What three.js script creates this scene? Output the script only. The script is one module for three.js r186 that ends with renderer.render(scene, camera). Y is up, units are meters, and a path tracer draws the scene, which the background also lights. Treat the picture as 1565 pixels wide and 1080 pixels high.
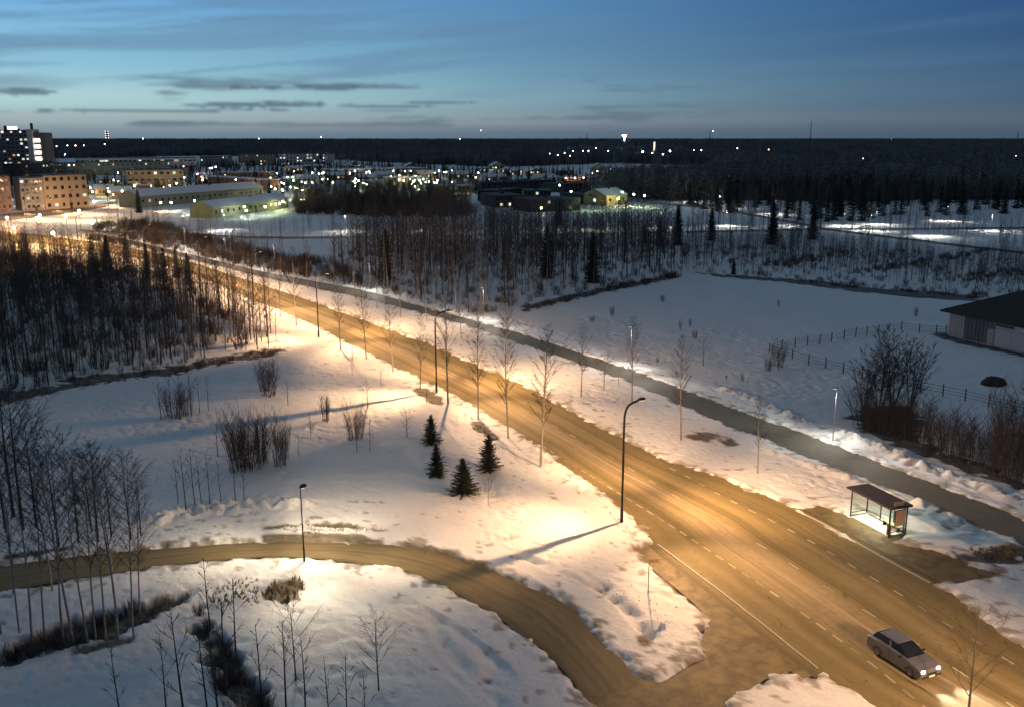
import * as THREE from 'three';
import { mergeGeometries } from 'three/addons/utils/BufferGeometryUtils.js';
import { RoundedBoxGeometry } from 'three/addons/geometries/RoundedBoxGeometry.js';
import { RectAreaLightUniformsLib } from 'three/addons/lights/RectAreaLightUniformsLib.js';
RectAreaLightUniformsLib.init();

// ------------------------------------------------------------------ camera, sky, light, exposure
const FOC = 1420, CAMH = 32, HORIZON = 214, PITCH = Math.atan((540 - HORIZON) / FOC);
const scene = new THREE.Scene();
const camera = new THREE.PerspectiveCamera(2 * Math.atan(540 / FOC) * 180 / Math.PI, 1565 / 1080, 0.5, 12000);
camera.position.set(0, CAMH, 0);
camera.rotation.set(-PITCH, 0, 0);
const renderer = new THREE.WebGLRenderer({ antialias: true });
renderer.toneMapping = THREE.LinearToneMapping;
renderer.toneMappingExposure = 1.0;
renderer.shadowMap.enabled = true;

function hash(ix, iy, s) {
  let h = Math.imul(ix | 0, 374761393) ^ Math.imul(iy | 0, 668265263) ^ Math.imul(s | 0, 2147483647 ^ 40503);
  h = Math.imul(h ^ (h >>> 13), 1274126177); h ^= h >>> 16;
  return (h >>> 0) / 4294967296;
}
function noise(x, y, s = 0) {
  const ix = Math.floor(x), iy = Math.floor(y); let fx = x - ix, fy = y - iy;
  fx = fx * fx * (3 - 2 * fx); fy = fy * fy * (3 - 2 * fy);
  const a = hash(ix, iy, s), b = hash(ix + 1, iy, s), c = hash(ix, iy + 1, s), d = hash(ix + 1, iy + 1, s);
  return a + (b - a) * fx + (c - a) * fy + (a - b - c + d) * fx * fy;
}
function fbm(x, y, o = 4, s = 0) {
  let v = 0, a = 0.5, t = 0;
  for (let i = 0; i < o; i++) { v += a * noise(x, y, s + i * 17); t += a; a *= 0.5; x = x * 2.03 + 11.3; y = y * 2.03 + 5.7; }
  return v / t;
}
const clamp = (x, a = 0, b = 1) => Math.min(b, Math.max(a, x));
const sstep = (a, b, x) => { const t = clamp((x - a) / (b - a)); return t * t * (3 - 2 * t); };
const lerp = (a, b, t) => a + (b - a) * t;
const mix3 = (a, b, t) => [lerp(a[0], b[0], t), lerp(a[1], b[1], t), lerp(a[2], b[2], t)];
const rgb0 = (r, g, b) => new THREE.Color().setRGB(r, g, b);
let seed = 12345;
const rnd = () => { seed = (Math.imul(seed, 1664525) + 1013904223) >>> 0; return seed / 4294967296; };
const rr = (a, b) => a + (b - a) * rnd();

// dusk sky: the afterglow of the sun below the horizon, somewhat left of the view; thin cloud streaks low down
const GLOW = -38 * Math.PI / 180;               // azimuth of the afterglow from the view axis
function skyColor(az, el) {                     // az from -z towards +x, el in degrees
  const c = Math.cos(az - GLOW);
  const g = Math.pow(clamp((c + 1) / 2), 6);              // 1 at the glow, 0 opposite
  const gn = Math.pow(clamp((c + 1) / 2), 11);
  const e = Math.max(el, 0);
  const zen = [0.099, 0.135, 0.168];
  const away = mix3([0.052, 0.086, 0.135], [0.007, 0.04, 0.148], sstep(0, 6, e));
  let near = mix3([0.165, 0.225, 0.30], [0.29, 0.58, 0.74], sstep(0.2, 3.6, e));
  near = mix3(near, [0.18, 0.46, 0.82], sstep(3.4, 9, e));
  let col = mix3(away, near, clamp(g * 0.97));
  const band = Math.exp(-(((e - 2.2) / 1.25) ** 2)) * gn;
  col = mix3(col, [0.50, 0.72, 0.70], band * 0.8);
  const low = Math.exp(-(((e - 1.15) / 0.5) ** 2)) * g;
  col = mix3(col, [0.42, 0.45, 0.44], low * 0.55);
  col = mix3(col, zen, sstep(8, 50, e));
  return col;
}
function skyCloud(az, el, col) {
  if (el < -0.5 || el > 40) return col;
  const a = az * 180 / Math.PI, fade = 1 - sstep(14, 36, el);
  const sl = el - a * 0.045;                                 // streaks tilt a little
  const thin = sstep(0.47, 0.74, fbm(a * 0.075 + 3, sl * 0.95 + fbm(a * 0.05, sl * 0.4, 3, 9) * 1.6, 4, 3)) * sstep(1.2, 3, el) * fade;
  const g = Math.pow(clamp((Math.cos(az - GLOW) + 1) / 2), 5);
  col = mix3(col, [0.13, 0.24, 0.37], thin * 0.6 * g);
  const wq = el - a * 0.085, wisp = sstep(0.46, 0.72, fbm(a * 0.10 + 17, wq * 2.6 + fbm(a * 0.12, wq * 0.9, 3, 19) * 2.2, 5, 29)) * sstep(2.2, 4, el) * fade;
  col = mix3(col, [0.11, 0.21, 0.35], wisp * 0.5 * g);
  const dark = sstep(0.57, 0.70, fbm(a * 0.16 + 40, el * 2.3 + 7, 4, 21)) * sstep(0.55, 0.95, el) * (1 - sstep(3.0, 3.9, el));
  col = mix3(col, [0.095, 0.145, 0.20], dark * 0.82 * (0.25 + 0.75 * g));
  for (const [ca, ce, wa, we, s] of [[-10.7, 3.0, 2.6, 0.22, 1], [-14.9, 2.95, 1.9, 0.14, 2], [-27.0, 2.5, 1.7, 0.2, 3], [-14.4, 2.0, 4.6, 0.2, 4], [-21.5, 1.58, 8.6, 0.075, 5], [-7, 1.95, 3.0, 0.1, 6], [3.5, 1.25, 11, 0.07, 7], [-4.5, 2.15, 2.6, 0.08, 8], [10, 1.6, 7, 0.06, 9]]) {
    const q = ((a - ca) / wa) ** 2 + ((el - ce - (a - ca) * 0.012) / we) ** 2;
    if (q < 4) {
      const m = sstep(1.15, 0.35, q + (fbm(a * 1.5, el * 9, 4, 60 + s) - 0.5) * 2.0);
      col = mix3(col, [0.085, 0.13, 0.185], m * 0.8 * (s === 7 || s === 9 ? 0.35 : 1));
    }
  }
  return col;
}
{
  const W = 3072, Hh = 1536, data = new Float32Array(W * Hh * 4);
  for (let j = 0; j < Hh; j++) {
    const el = ((j + 0.5) / Hh - 0.5) * 180;
    for (let i = 0; i < W; i++) {
      const ph = ((i + 0.5) / W - 0.5) * 2 * Math.PI;      // direction (cos ph, sin ph) in x, z
      const az = Math.atan2(Math.cos(ph), -Math.sin(ph));
      let c = skyColor(az, el);
      if (el > -0.5 && el < 40) c = skyCloud(az, el, c);
      const k = (j * W + i) * 4; data[k] = c[0]; data[k + 1] = c[1]; data[k + 2] = c[2]; data[k + 3] = 1;
    }
  }
  const sky = new THREE.DataTexture(data, W, Hh, THREE.RGBAFormat, THREE.FloatType);
  sky.mapping = THREE.EquirectangularReflectionMapping; sky.magFilter = THREE.LinearFilter; sky.needsUpdate = true;
  scene.background = sky; scene.environment = sky;
}
const sun = new THREE.DirectionalLight(new THREE.Color(0.75, 0.88, 1), 0.02);   // what is left of the day: a very weak, very soft glow
sun.position.set(Math.sin(GLOW) * 100, 14, -Math.cos(GLOW) * 100);
sun.shadow.radius = 60; sun.castShadow = true;
Object.assign(sun.shadow.camera, { left: -300, right: 300, top: 300, bottom: -300, far: 900 });
scene.add(sun, sun.target);

// ------------------------------------------------------------------ helpers
const cP = Math.cos(PITCH), sP = Math.sin(PITCH);
function P(px, py, h = 0) {                    // a pixel of the photograph -> the point of height h that it looks at
  const dx = (px - 782.5) / FOC, dy = -(py - 540) / FOC;
  const y = -sP + dy * cP, z = -cP - dy * sP, t = (h - CAMH) / y;
  return new THREE.Vector3(dx * t, h, z * t);
}
function heightOf(px, py, top) {               // metres of an upright thing standing at (px, py) whose top is at row `top`
  const b = P(px, py); let lo = 0, hi = 80;
  for (let i = 0; i < 40; i++) {
    const m = (lo + hi) / 2, vy = m - CAMH, zz = vy * -sP + b.z * -cP, u = vy * cP + b.z * -sP;
    if (540 - FOC * u / zz > top) lo = m; else hi = m;
  }
  return lo;
}
const used = {};
const numbered = (n) => { const k = used[n] = (used[n] ?? -1) + 1; return k ? n + '_' + String(k).padStart(3, '0') : n; };
function sh(o) { o.castShadow = o.receiveShadow = true; return o; }
function tag(o, label, category, group, kind) {
  Object.assign(o.userData, label ? { label } : {}, category ? { category } : {}, group ? { group } : {}, kind ? { kind } : {});
  return o;
}
function thing(name, label, category, x = 0, y = 0, z = 0, turn = 0, group) {
  const o = new THREE.Group(); o.name = numbered(name); o.position.set(x, y, z); o.rotation.y = turn;
  scene.add(o); return tag(o, label, category, group);
}
function part(parent, name, geo, mat) { const m = sh(new THREE.Mesh(geo, mat)); m.name = name; parent.add(m); return m; }
function top(name, geo, mat, label, category, group, kind) { const m = sh(new THREE.Mesh(geo, mat)); m.name = numbered(name); scene.add(m); return tag(m, label, category, group, kind); }
function copy(o, x, y, z, turn = 0, s = 1, sy = s) {
  const c = o.clone(); c.name = numbered(o.name.replace(/_\d{3}$/, '')); c.position.set(x, y, z); c.rotation.y = turn; c.scale.set(s, sy, s);
  c.userData = { ...o.userData }; scene.add(c); return c;
}
const box = (w, h, d, x = 0, y = 0, z = 0) => new THREE.BoxGeometry(w, h, d).translate(x, y, z);
const cyl = (r0, r1, h, x = 0, y = 0, z = 0, n = 10) => new THREE.CylinderGeometry(r1, r0, h, n).translate(x, y + h / 2, z);
const rgb = (r, g, b) => new THREE.Color().setRGB(r, g, b);
const std = (c, roughness = 0.85, metalness = 0, more = {}) => new THREE.MeshStandardMaterial({ color: Array.isArray(c) ? rgb(...c) : c, roughness, metalness, ...more });
const glow = (c, k) => new THREE.MeshStandardMaterial({ color: 0x111111, emissive: rgb(...c), emissiveIntensity: k, roughness: 0.6 });

class GB {                                     // collects prisms and triangles into one geometry
  constructor() { this.p = []; this.n = []; this.u = []; this.i = []; }
  tube(a, b, r0, r1, sides = 3, v0 = 0, v1 = 1, cap = false) {
    const dx = b[0] - a[0], dy = b[1] - a[1], dz = b[2] - a[2], L = Math.hypot(dx, dy, dz) || 1e-6;
    const d = [dx / L, dy / L, dz / L], q = Math.abs(d[1]) < 0.9 ? [0, 1, 0] : [1, 0, 0];
    let e = [d[1] * q[2] - d[2] * q[1], d[2] * q[0] - d[0] * q[2], d[0] * q[1] - d[1] * q[0]]; const el = Math.hypot(...e); e = e.map((x) => x / el);
    const f = [d[1] * e[2] - d[2] * e[1], d[2] * e[0] - d[0] * e[2], d[0] * e[1] - d[1] * e[0]], k0 = this.p.length / 3;
    for (let s = 0; s <= sides; s++) {
      const t = s / sides * 2 * Math.PI, c = Math.cos(t), w = Math.sin(t);
      const nx = e[0] * c + f[0] * w, ny = e[1] * c + f[1] * w, nz = e[2] * c + f[2] * w;
      this.p.push(a[0] + nx * r0, a[1] + ny * r0, a[2] + nz * r0, b[0] + nx * r1, b[1] + ny * r1, b[2] + nz * r1);
      this.n.push(nx, ny, nz, nx, ny, nz); this.u.push(s / sides, v0, s / sides, v1);
      if (s < sides) { const k = k0 + s * 2; this.i.push(k, k + 2, k + 1, k + 1, k + 2, k + 3); }
    }
  }
  tri(a, b, c) {
    const k = this.p.length / 3, ux = b[0] - a[0], uy = b[1] - a[1], uz = b[2] - a[2], vx = c[0] - a[0], vy = c[1] - a[1], vz = c[2] - a[2];
    let n = [uy * vz - uz * vy, uz * vx - ux * vz, ux * vy - uy * vx]; const L = Math.hypot(...n) || 1; n = n.map((x) => x / L);
    this.p.push(...a, ...b, ...c); for (let j = 0; j < 3; j++) this.n.push(...n); this.u.push(0, 0, 1, 0, 0, 1); this.i.push(k, k + 1, k + 2);
  }
  geo() {
    const g = new THREE.BufferGeometry();
    g.setAttribute('position', new THREE.Float32BufferAttribute(this.p, 3)); g.setAttribute('normal', new THREE.Float32BufferAttribute(this.n, 3));
    g.setAttribute('uv', new THREE.Float32BufferAttribute(this.u, 2)); g.setIndex(this.i); return g;
  }
}
function tex(W, Hh, f, srgb = false) {         // computed texture; f -> [r, g, b] 0..1 (linear unless srgb)
  const d = new Uint8Array(W * Hh * 4);
  for (let j = 0; j < Hh; j++) for (let i = 0; i < W; i++) {
    const c = f(i, j), k = (j * W + i) * 4; d[k] = clamp(c[0]) * 255; d[k + 1] = clamp(c[1]) * 255; d[k + 2] = clamp(c[2]) * 255; d[k + 3] = 255;
  }
  const t = new THREE.DataTexture(d, W, Hh, THREE.RGBAFormat); t.wrapS = t.wrapT = THREE.RepeatWrapping; t.magFilter = THREE.LinearFilter; t.minFilter = THREE.LinearMipmapLinearFilter;
  t.generateMipmaps = true; if (srgb) t.colorSpace = THREE.SRGBColorSpace; t.needsUpdate = true; return t;
}
const wrapN = (i, n, f) => { const t = i / n; return f(i) * (1 - t) + f(i - n) * t; };
function tileNoise(W, cell, s, o = 4) {        // a square that repeats without a seam
  return (i, j) => {
    const g = (a, b) => fbm(a / cell, b / cell, o, s);
    return wrapN(i, W, (a) => wrapN(j, W, (b) => g(a, b)));
  };
}

// ------------------------------------------------------------------ roads: outlines from the photograph, on the ground
const G = (list) => list.map(([x, y]) => { const p = P(x, y); return [p.x, p.z]; });
const mainL = G([[1560, 1190], [1450, 1138], [1345, 1080], [1255, 1025], [1200, 983], [1100, 905], [1003, 830], [979, 797], [953, 779], [912, 747], [887, 728], [861, 707], [833, 685], [800, 666], [763, 645], [730, 625], [696, 604], [663, 588], [630, 573], [599, 557], [558, 537], [523, 519], [494, 503], [451, 484], [400, 463], [350, 442], [302, 422], [230, 400], [180, 389], [112, 379], [40, 371], [-120, 358]]);
const mainR = G([[1800, 1110], [1680, 1060], [1565, 991], [1523, 963], [1480, 929], [1422, 891], [1320, 835], [1216, 779], [1158, 755], [1107, 735], [1056, 718], [1005, 698], [959, 676], [900, 645], [826, 604], [800, 592], [758, 572], [720, 555], [656, 527], [605, 508], [553, 489], [484, 464], [400, 436], [350, 420], [302, 404], [230, 386], [180, 376], [112, 366], [40, 357], [-120, 344]]);
const sidePoly = G([[-160, 890], [0, 864], [102, 852], [159, 845], [225, 840], [281, 836], [340, 831], [400, 828], [510, 829], [560, 830], [612, 834], [668, 846], [743, 868], [800, 895], [836, 907], [861, 921], [889, 945], [897, 960], [923, 985], [953, 1009], [964, 1029], [984, 1039], [1012, 1043], [1035, 1031], [1056, 1016], [1068, 1001], [1076, 970], [1079, 957], [1076, 940], [1063, 924], [1030, 896], [1005, 876], [982, 856], [967, 843], [984, 836], [1003, 828], [1110, 895], [1210, 975], [1290, 1040], [1258, 1029], [1224, 1038], [1208, 1025], [1168, 1039], [1143, 1055], [1112, 1079], [1080, 1150], [960, 1150], [905, 1080], [889, 1062], [877, 1042], [854, 1017], [836, 996], [800, 970], [758, 940], [692, 903], [645, 882], [592, 867], [510, 856], [460, 852], [400, 851], [307, 858], [230, 868], [176, 878], [102, 887], [0, 904], [-160, 935]]);
const pathL = G([[1700, 885], [1565, 830], [1497, 805], [1446, 783], [1370, 751], [1293, 720], [1221, 694], [1165, 670], [1094, 642], [1045, 620], [999, 600], [943, 577], [877, 553], [800, 527], [745, 507], [681, 488], [643, 478], [579, 461], [523, 447], [477, 438], [431, 428], [400, 422], [340, 408], [280, 393], [220, 378], [170, 366], [130, 359]]);
const pathR = G([[1700, 845], [1565, 795], [1536, 783], [1472, 757], [1395, 727], [1344, 706], [1262, 676], [1200, 653], [1165, 641], [1107, 620], [1030, 590], [964, 565], [902, 545], [877, 537], [800, 511], [732, 492], [668, 475], [617, 461], [553, 444], [484, 431], [438, 422], [400, 415], [345, 402], [286, 388], [226, 374], [176, 362], [134, 355]]);
const bayPoly = G([[1216, 777], [1252, 772], [1299, 789], [1320, 783], [1386, 816], [1362, 828], [1420, 838], [1455, 850], [1490, 865], [1530, 878], [1480, 890], [1422, 893]]);
const road2L = G([[-160, 356], [0, 338], [60, 331], [110, 325], [150, 318], [185, 309], [215, 303]]);
const road2R = G([[-160, 343], [0, 328], [60, 322], [110, 318], [150, 312.5], [180, 306], [208, 301]]);
const polyOf = (L, R) => [...L, ...[...R].reverse()];
const bandOf = (list, w) => {                  // a centre line (px) widened to w metres
  const c = G(list), L = [], R = [];
  c.forEach((p, i) => {
    const a = c[Math.max(0, i - 1)], b = c[Math.min(c.length - 1, i + 1)], dx = b[0] - a[0], dz = b[1] - a[1], l = Math.hypot(dx, dz);
    L.push([p[0] - dz / l * w / 2, p[1] + dx / l * w / 2]); R.push([p[0] + dz / l * w / 2, p[1] - dx / l * w / 2]);
  });
  return [L, R];
};
const crossA = bandOf([[120, 352], [161, 355], [280, 359], [400, 363], [600, 362], [800, 359], [930, 357], [1030, 355], [1120, 353], [1200, 351.5], [1262, 350], [1370, 350], [1470, 349], [1565, 348], [1750, 346]], 3.2);
const crossB = bandOf([[940, 305], [1040, 314], [1110, 322], [1165, 331], [1229, 343], [1262, 350], [1329, 358.5], [1408, 368], [1485, 377], [1565, 386], [1700, 402]], 3);
const crossC = bandOf([[900, 266.5], [1000, 269.5], [1100, 270], [1200, 270.5]], 7);
function sdPoly(poly) {
  const n = poly.length; let bx0 = 1e9, bx1 = -1e9, bz0 = 1e9, bz1 = -1e9;
  for (const [x, z] of poly) { bx0 = Math.min(bx0, x); bx1 = Math.max(bx1, x); bz0 = Math.min(bz0, z); bz1 = Math.max(bz1, z); }
  return (x, z, reach = 9) => {
    if (x < bx0 - reach || x > bx1 + reach || z < bz0 - reach || z > bz1 + reach) return reach;
    let d = 1e9, inside = false;
    for (let i = 0, j = n - 1; i < n; j = i++) {
      const [ax, az] = poly[i], [bx, bz] = poly[j], ex = bx - ax, ez = bz - az, wx = x - ax, wz = z - az;
      const t = clamp((wx * ex + wz * ez) / (ex * ex + ez * ez || 1)), qx = wx - ex * t, qz = wz - ez * t, q = qx * qx + qz * qz;
      if (q < d) d = q;
      if ((az > z) !== (bz > z) && x < (bx - ax) * (z - az) / (bz - az) + ax) inside = !inside;
    }
    d = Math.sqrt(d); return inside ? -d : d;
  };
}
const sdMain = sdPoly(polyOf(mainL, mainR)), sdSide = sdPoly(sidePoly), sdPath = sdPoly(polyOf(pathL, pathR)), sdBay = sdPoly(bayPoly);
const sdRoad2 = sdPoly(polyOf(road2L, road2R)), sdA = sdPoly(polyOf(...crossA)), sdB = sdPoly(polyOf(...crossB)), sdC = sdPoly(polyOf(...crossC));
const sdFar = (x, z, r) => Math.min(sdRoad2(x, z, r), sdA(x, z, r), sdB(x, z, r), sdC(x, z, r));
const sdNear = (x, z, r) => Math.min(sdMain(x, z, r), sdSide(x, z, r), sdPath(x, z, r), sdBay(x, z, r));

// bare patches where the snow has gone: [outline px, raggedness m, colour, depth m]
const SOIL = [0.045, 0.036, 0.022], GRASSY = [0.105, 0.078, 0.036], MUD = [0.026, 0.022, 0.018], BRUSH = [0.03, 0.024, 0.018];
const bare = [
  [[[0, 1003], [45, 968], [100, 948], [175, 934], [235, 922], [285, 903], [303, 910], [268, 928], [215, 955], [150, 980], [95, 988], [45, 1010], [0, 1028], [-80, 1050], [-80, 1030]], 0.9, MUD, 0.55],
  [[[303, 935], [322, 950], [345, 985], [372, 1025], [418, 1085], [420, 1140], [370, 1140], [345, 1060], [315, 1010], [298, 965]], 1.0, MUD, 0.5],
  [[[110, 998], [160, 985], [205, 975], [200, 985], [150, 1000], [115, 1004]], 0.5, SOIL, 0.1],
  [[[402, 908], [425, 893], [450, 888], [464, 898], [455, 918], [430, 925], [408, 916]], 0.5, GRASSY, 0.1],
  [[[632, 595], [650, 594], [665, 602], [678, 612], [674, 620], [655, 615], [640, 606]], 0.4, GRASSY, 0.1],
  [[[722, 645], [735, 643], [745, 658], [758, 670], [752, 674], [738, 664], [725, 655]], 0.5, BRUSH, 0.08],
  [[[976, 976], [988, 972], [995, 978], [992, 990], [983, 994], [975, 987]], 0.35, GRASSY, 0.15],
  [[[860, 655], [875, 660], [910, 672], [950, 690], [985, 708], [982, 711], [945, 694], [900, 673], [862, 659]], 0.35, SOIL, 0.05],
  [[[1440, 856], [1490, 842], [1540, 836], [1600, 834], [1620, 850], [1560, 862], [1500, 866], [1465, 866]], 1.2, BRUSH, 0.08],
  [[[1045, 671], [1056, 664], [1080, 662], [1102, 668], [1092, 674], [1065, 675]], 0.9, GRASSY, 0.05],
  [[[1100, 676], [1120, 674], [1128, 681], [1110, 684]], 0.7, GRASSY, 0.04],
  [[[60, 845], [100, 838], [102, 842], [62, 850], [0, 858], [0, 852]], 0.4, BRUSH, 0.05],
  [[[405, 808], [460, 800], [520, 801], [560, 808], [592, 812], [585, 817], [545, 812], [500, 806], [440, 806], [410, 812]], 0.7, GRASSY, 0.06],
  [[[400, 820], [470, 816], [540, 817], [580, 826], [585, 832], [510, 830], [400, 829]], 0.5, GRASSY, 0.1],
  [[[620, 832], [660, 838], [700, 850], [745, 866], [780, 884], [800, 894], [770, 888], [730, 872], [690, 856], [640, 842]], 0.5, GRASSY, 0.08],
  [[[795, 470], [870, 452], [960, 432], [1030, 420], [1040, 424], [975, 438], [880, 458], [800, 477]], 1.2, BRUSH, 0.05],
  [[[1060, 417], [1180, 425], [1260, 430], [1330, 440], [1420, 446], [1500, 452], [1500, 462], [1400, 456], [1300, 445], [1200, 432], [1100, 424]], 1.6, BRUSH, 0.1],
  [[[1426, 512], [1440, 510], [1500, 522], [1580, 537], [1640, 548], [1640, 560], [1560, 545], [1480, 528], [1432, 517]], 0.7, BRUSH, 0.05],
  [[[0, 600], [60, 598], [130, 578], [250, 565], [300, 553], [380, 540], [430, 536], [420, 546], [330, 558], [270, 574], [180, 586], [70, 605], [0, 622]], 2.0, BRUSH, 0.1],
  [[[1300, 640], [1330, 620], [1390, 620], [1410, 650], [1400, 672], [1440, 690], [1500, 712], [1560, 735], [1560, 748], [1470, 718], [1390, 690], [1320, 660]], 1.3, BRUSH, 0.05],
].map(([px, rag, col, deep]) => [sdPoly(G(px)), rag, col, deep]);
// tracks pressed into the snow: [centre line px, half width m, depth m]
const line = (px) => { const c = G(px); return (x, z) => { let d = 1e9; for (let i = 1; i < c.length; i++) { const [ax, az] = c[i - 1], ex = c[i][0] - ax, ez = c[i][1] - az, t = clamp(((x - ax) * ex + (z - az) * ez) / (ex * ex + ez * ez)); d = Math.min(d, Math.hypot(x - ax - ex * t, z - az - ez * t)); } return d; }; };
const tracks = [
  [line([[635, 965], [660, 1000], [700, 1040], [745, 1080]]), 0.35, 0.12], [line([[665, 965], [685, 1000], [720, 1030], [765, 1075]]), 0.5, 0.22],
  [line([[655, 945], [700, 955], [745, 985], [765, 1015], [760, 1040]]), 1.1, 0.26],
  [line([[800, 850], [850, 875], [890, 895], [920, 905]]), 0.5, 0.28], [line([[800, 866], [830, 884], [850, 900]]), 0.4, 0.22], [line([[918, 900], [945, 925], [970, 945], [985, 965]]), 0.75, 0.4],
  [line([[985, 960], [1005, 985], [1030, 975], [1045, 945], [1058, 940]]), 0.6, 0.32], [line([[890, 878], [920, 880], [930, 874]]), 0.3, 0.2], [line([[975, 895], [1000, 905], [1025, 918]]), 0.22, 0.2],
];
const tracksBox = [P(560, 840), P(1100, 1080)];
const ridges = [                               // ploughed snow: [line, half width, height]
  [line([[1110, 596], [1200, 634], [1235, 650]]), 0.8, 0.5], [line([[1285, 668], [1340, 685], [1400, 712], [1470, 738], [1565, 770]]), 1.0, 0.6],
  [line([[230, 800], [280, 786], [340, 775], [400, 770], [460, 770]]), 1.3, 0.55],
  [line([[1165, 690], [1230, 712], [1300, 735], [1400, 775], [1460, 800]]), 0.7, 0.35],
  [line([[860, 650], [960, 695], [1060, 735], [1160, 775]]), 0.6, 0.28], [line([[620, 520], [720, 566], [800, 606]]), 0.8, 0.3],
  [line([[1400, 780], [1430, 800], [1470, 815]]), 1.8, 0.22], [line([[815, 690], [860, 730], [930, 780]]), 0.9, 0.35],
];
function terrain(x, z) {                       // -> [height, colour]
  const dist = Math.hypot(x, z), far = sstep(175, 225, dist);
  let y = 0.16 + (fbm(x * 0.05 + 9, z * 0.05, 3, 5) - 0.5) * 0.9 * sstep(2, 14, Math.min(sdNear(x, z, 15), 15)) * (1 - far * 0.6);
  y += (fbm(x * 0.35, z * 0.35, 3, 7) - 0.5) * 0.2 * (1 - far);
  if (dist < 150) y += (noise(x * 1.35, z * 1.35, 23) - 0.5) * 0.05 * sstep(0.38, 0.62, fbm(x * 0.06, z * 0.06 + 4, 2, 25));
  const fine = dist < 170 ? 1 : 0;
  let lum = 0.80 + (fbm(x * 0.6, z * 0.6, 3, 13) - 0.5) * 0.05, col = [lum, lum * 0.995, lum * 0.985];
  if (fine) {
    for (const [d, w, h] of ridges) { const q = d(x, z) / w; if (q < 2.4) y += h * Math.exp(-q * q) * (0.1 + 0.9 * sstep(0.3, 0.7, fbm(x * 1.3, z * 1.3, 3, 31)) + 0.7 * sstep(0.35, 0.65, noise(x * 2.9, z * 2.9, 32)) - 0.2); }
    if (z > tracksBox[0].z && x > tracksBox[0].x) for (const [d, w, h] of tracks) { const q = d(x, z) / w; if (q < 2) y -= h * Math.exp(-q * q * q) * (0.35 + 1.1 * noise(x * 1.3, z * 1.3, 77)); }
    // trampled snow round the island and below the side road
    const tr = sstep(0.52, 0.66, fbm(x * 0.11 + 3, z * 0.11, 3, 91));
    const pit = sstep(0.60, 0.78, noise(x * 1.9, z * 1.9, 44)); y -= pit * 0.13 * tr; const ft = sstep(0.7, 0.8, noise(x * 2.3 + 7, z * 2.3, 45)) * sstep(0.5, 0.58, fbm(x * 0.16, z * 0.16 + 9, 2, 95)); y -= ft * 0.12;
  }
  // verge litter: sand and dead grass showing through close to the roads
  const dn0 = Math.min(sdMain(x, z), sdSide(x, z), sdBay(x, z)), dp = sdPath(x, z), d = Math.min(dn0, dp);
  if (d < 9 && dist < 240) {
    const litter = 0.75 * sstep(0.70, 0.76, fbm(x * 1.1, z * 1.1, 4, 61) + 0.12 * sstep(2.6, 0.3, d) - 0.05 * sstep(2, 7, d));
    col = mix3(col, [0.15, 0.105, 0.055], litter * 0.85); y -= litter * 0.05;
  }
  for (const [sd, rag, c, deep] of bare) {
    const q = sd(x, z, 4); if (q > 3.5) continue;
    const m = sstep(0.25, -0.15, q + (fbm(x * 0.8, z * 0.8, 4, 3) - 0.5) * 2.6 * rag);
    if (m > 0) { col = mix3(col, c, m * (0.8 + 0.2 * noise(x * 3, z * 3, 8))); y -= m * deep; }
  }
  if (d < 3) {
    const dn = d + (fbm(x * 0.6, z * 0.6, 3, 41) - 0.5) * 1.5 + (noise(x * 2.4, z * 2.4, 42) - 0.5) * 0.5;
    const lip = 0.07 + 0.1 * noise(x * 1.2, z * 1.2, 43);
    // sanded, dirty crust where the plough throws road slush
    const crust = sstep(1.1, 0.1, dn) * sstep(0.42, 0.62, fbm(x * 1.4, z * 1.4, 3, 48)) * (dp < dn0 ? 0.5 : 1);
    col = mix3(col, [0.16, 0.12, 0.07], crust * 0.85);
    y += 0.16 * Math.exp(-(((dn - 0.75) / 0.5) ** 2)) * noise(x * 1.7, z * 1.7, 49) * (1 - far);
    if (far < 0.5) y = lerp(-0.14, Math.max(y, lip), sstep(-0.1, 0.35, dn)); else y = Math.min(y, lerp(-0.3, 0.02, sstep(-1, 3, d)));
  }
  if (far > 0) {
    const q = Math.min(sdFar(x, z, 14), d < 9 ? d + 2 : 14); y = lerp(y, lerp(-0.35, y, sstep(3, 13, q)), far);
    y = lerp(y, y * 0.5, far);
  }
  y += 24 * sstep(1700, 5200, dist);
  return [y, col];
}
const groundY = (x, z) => terrain(x, z)[0];
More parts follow.
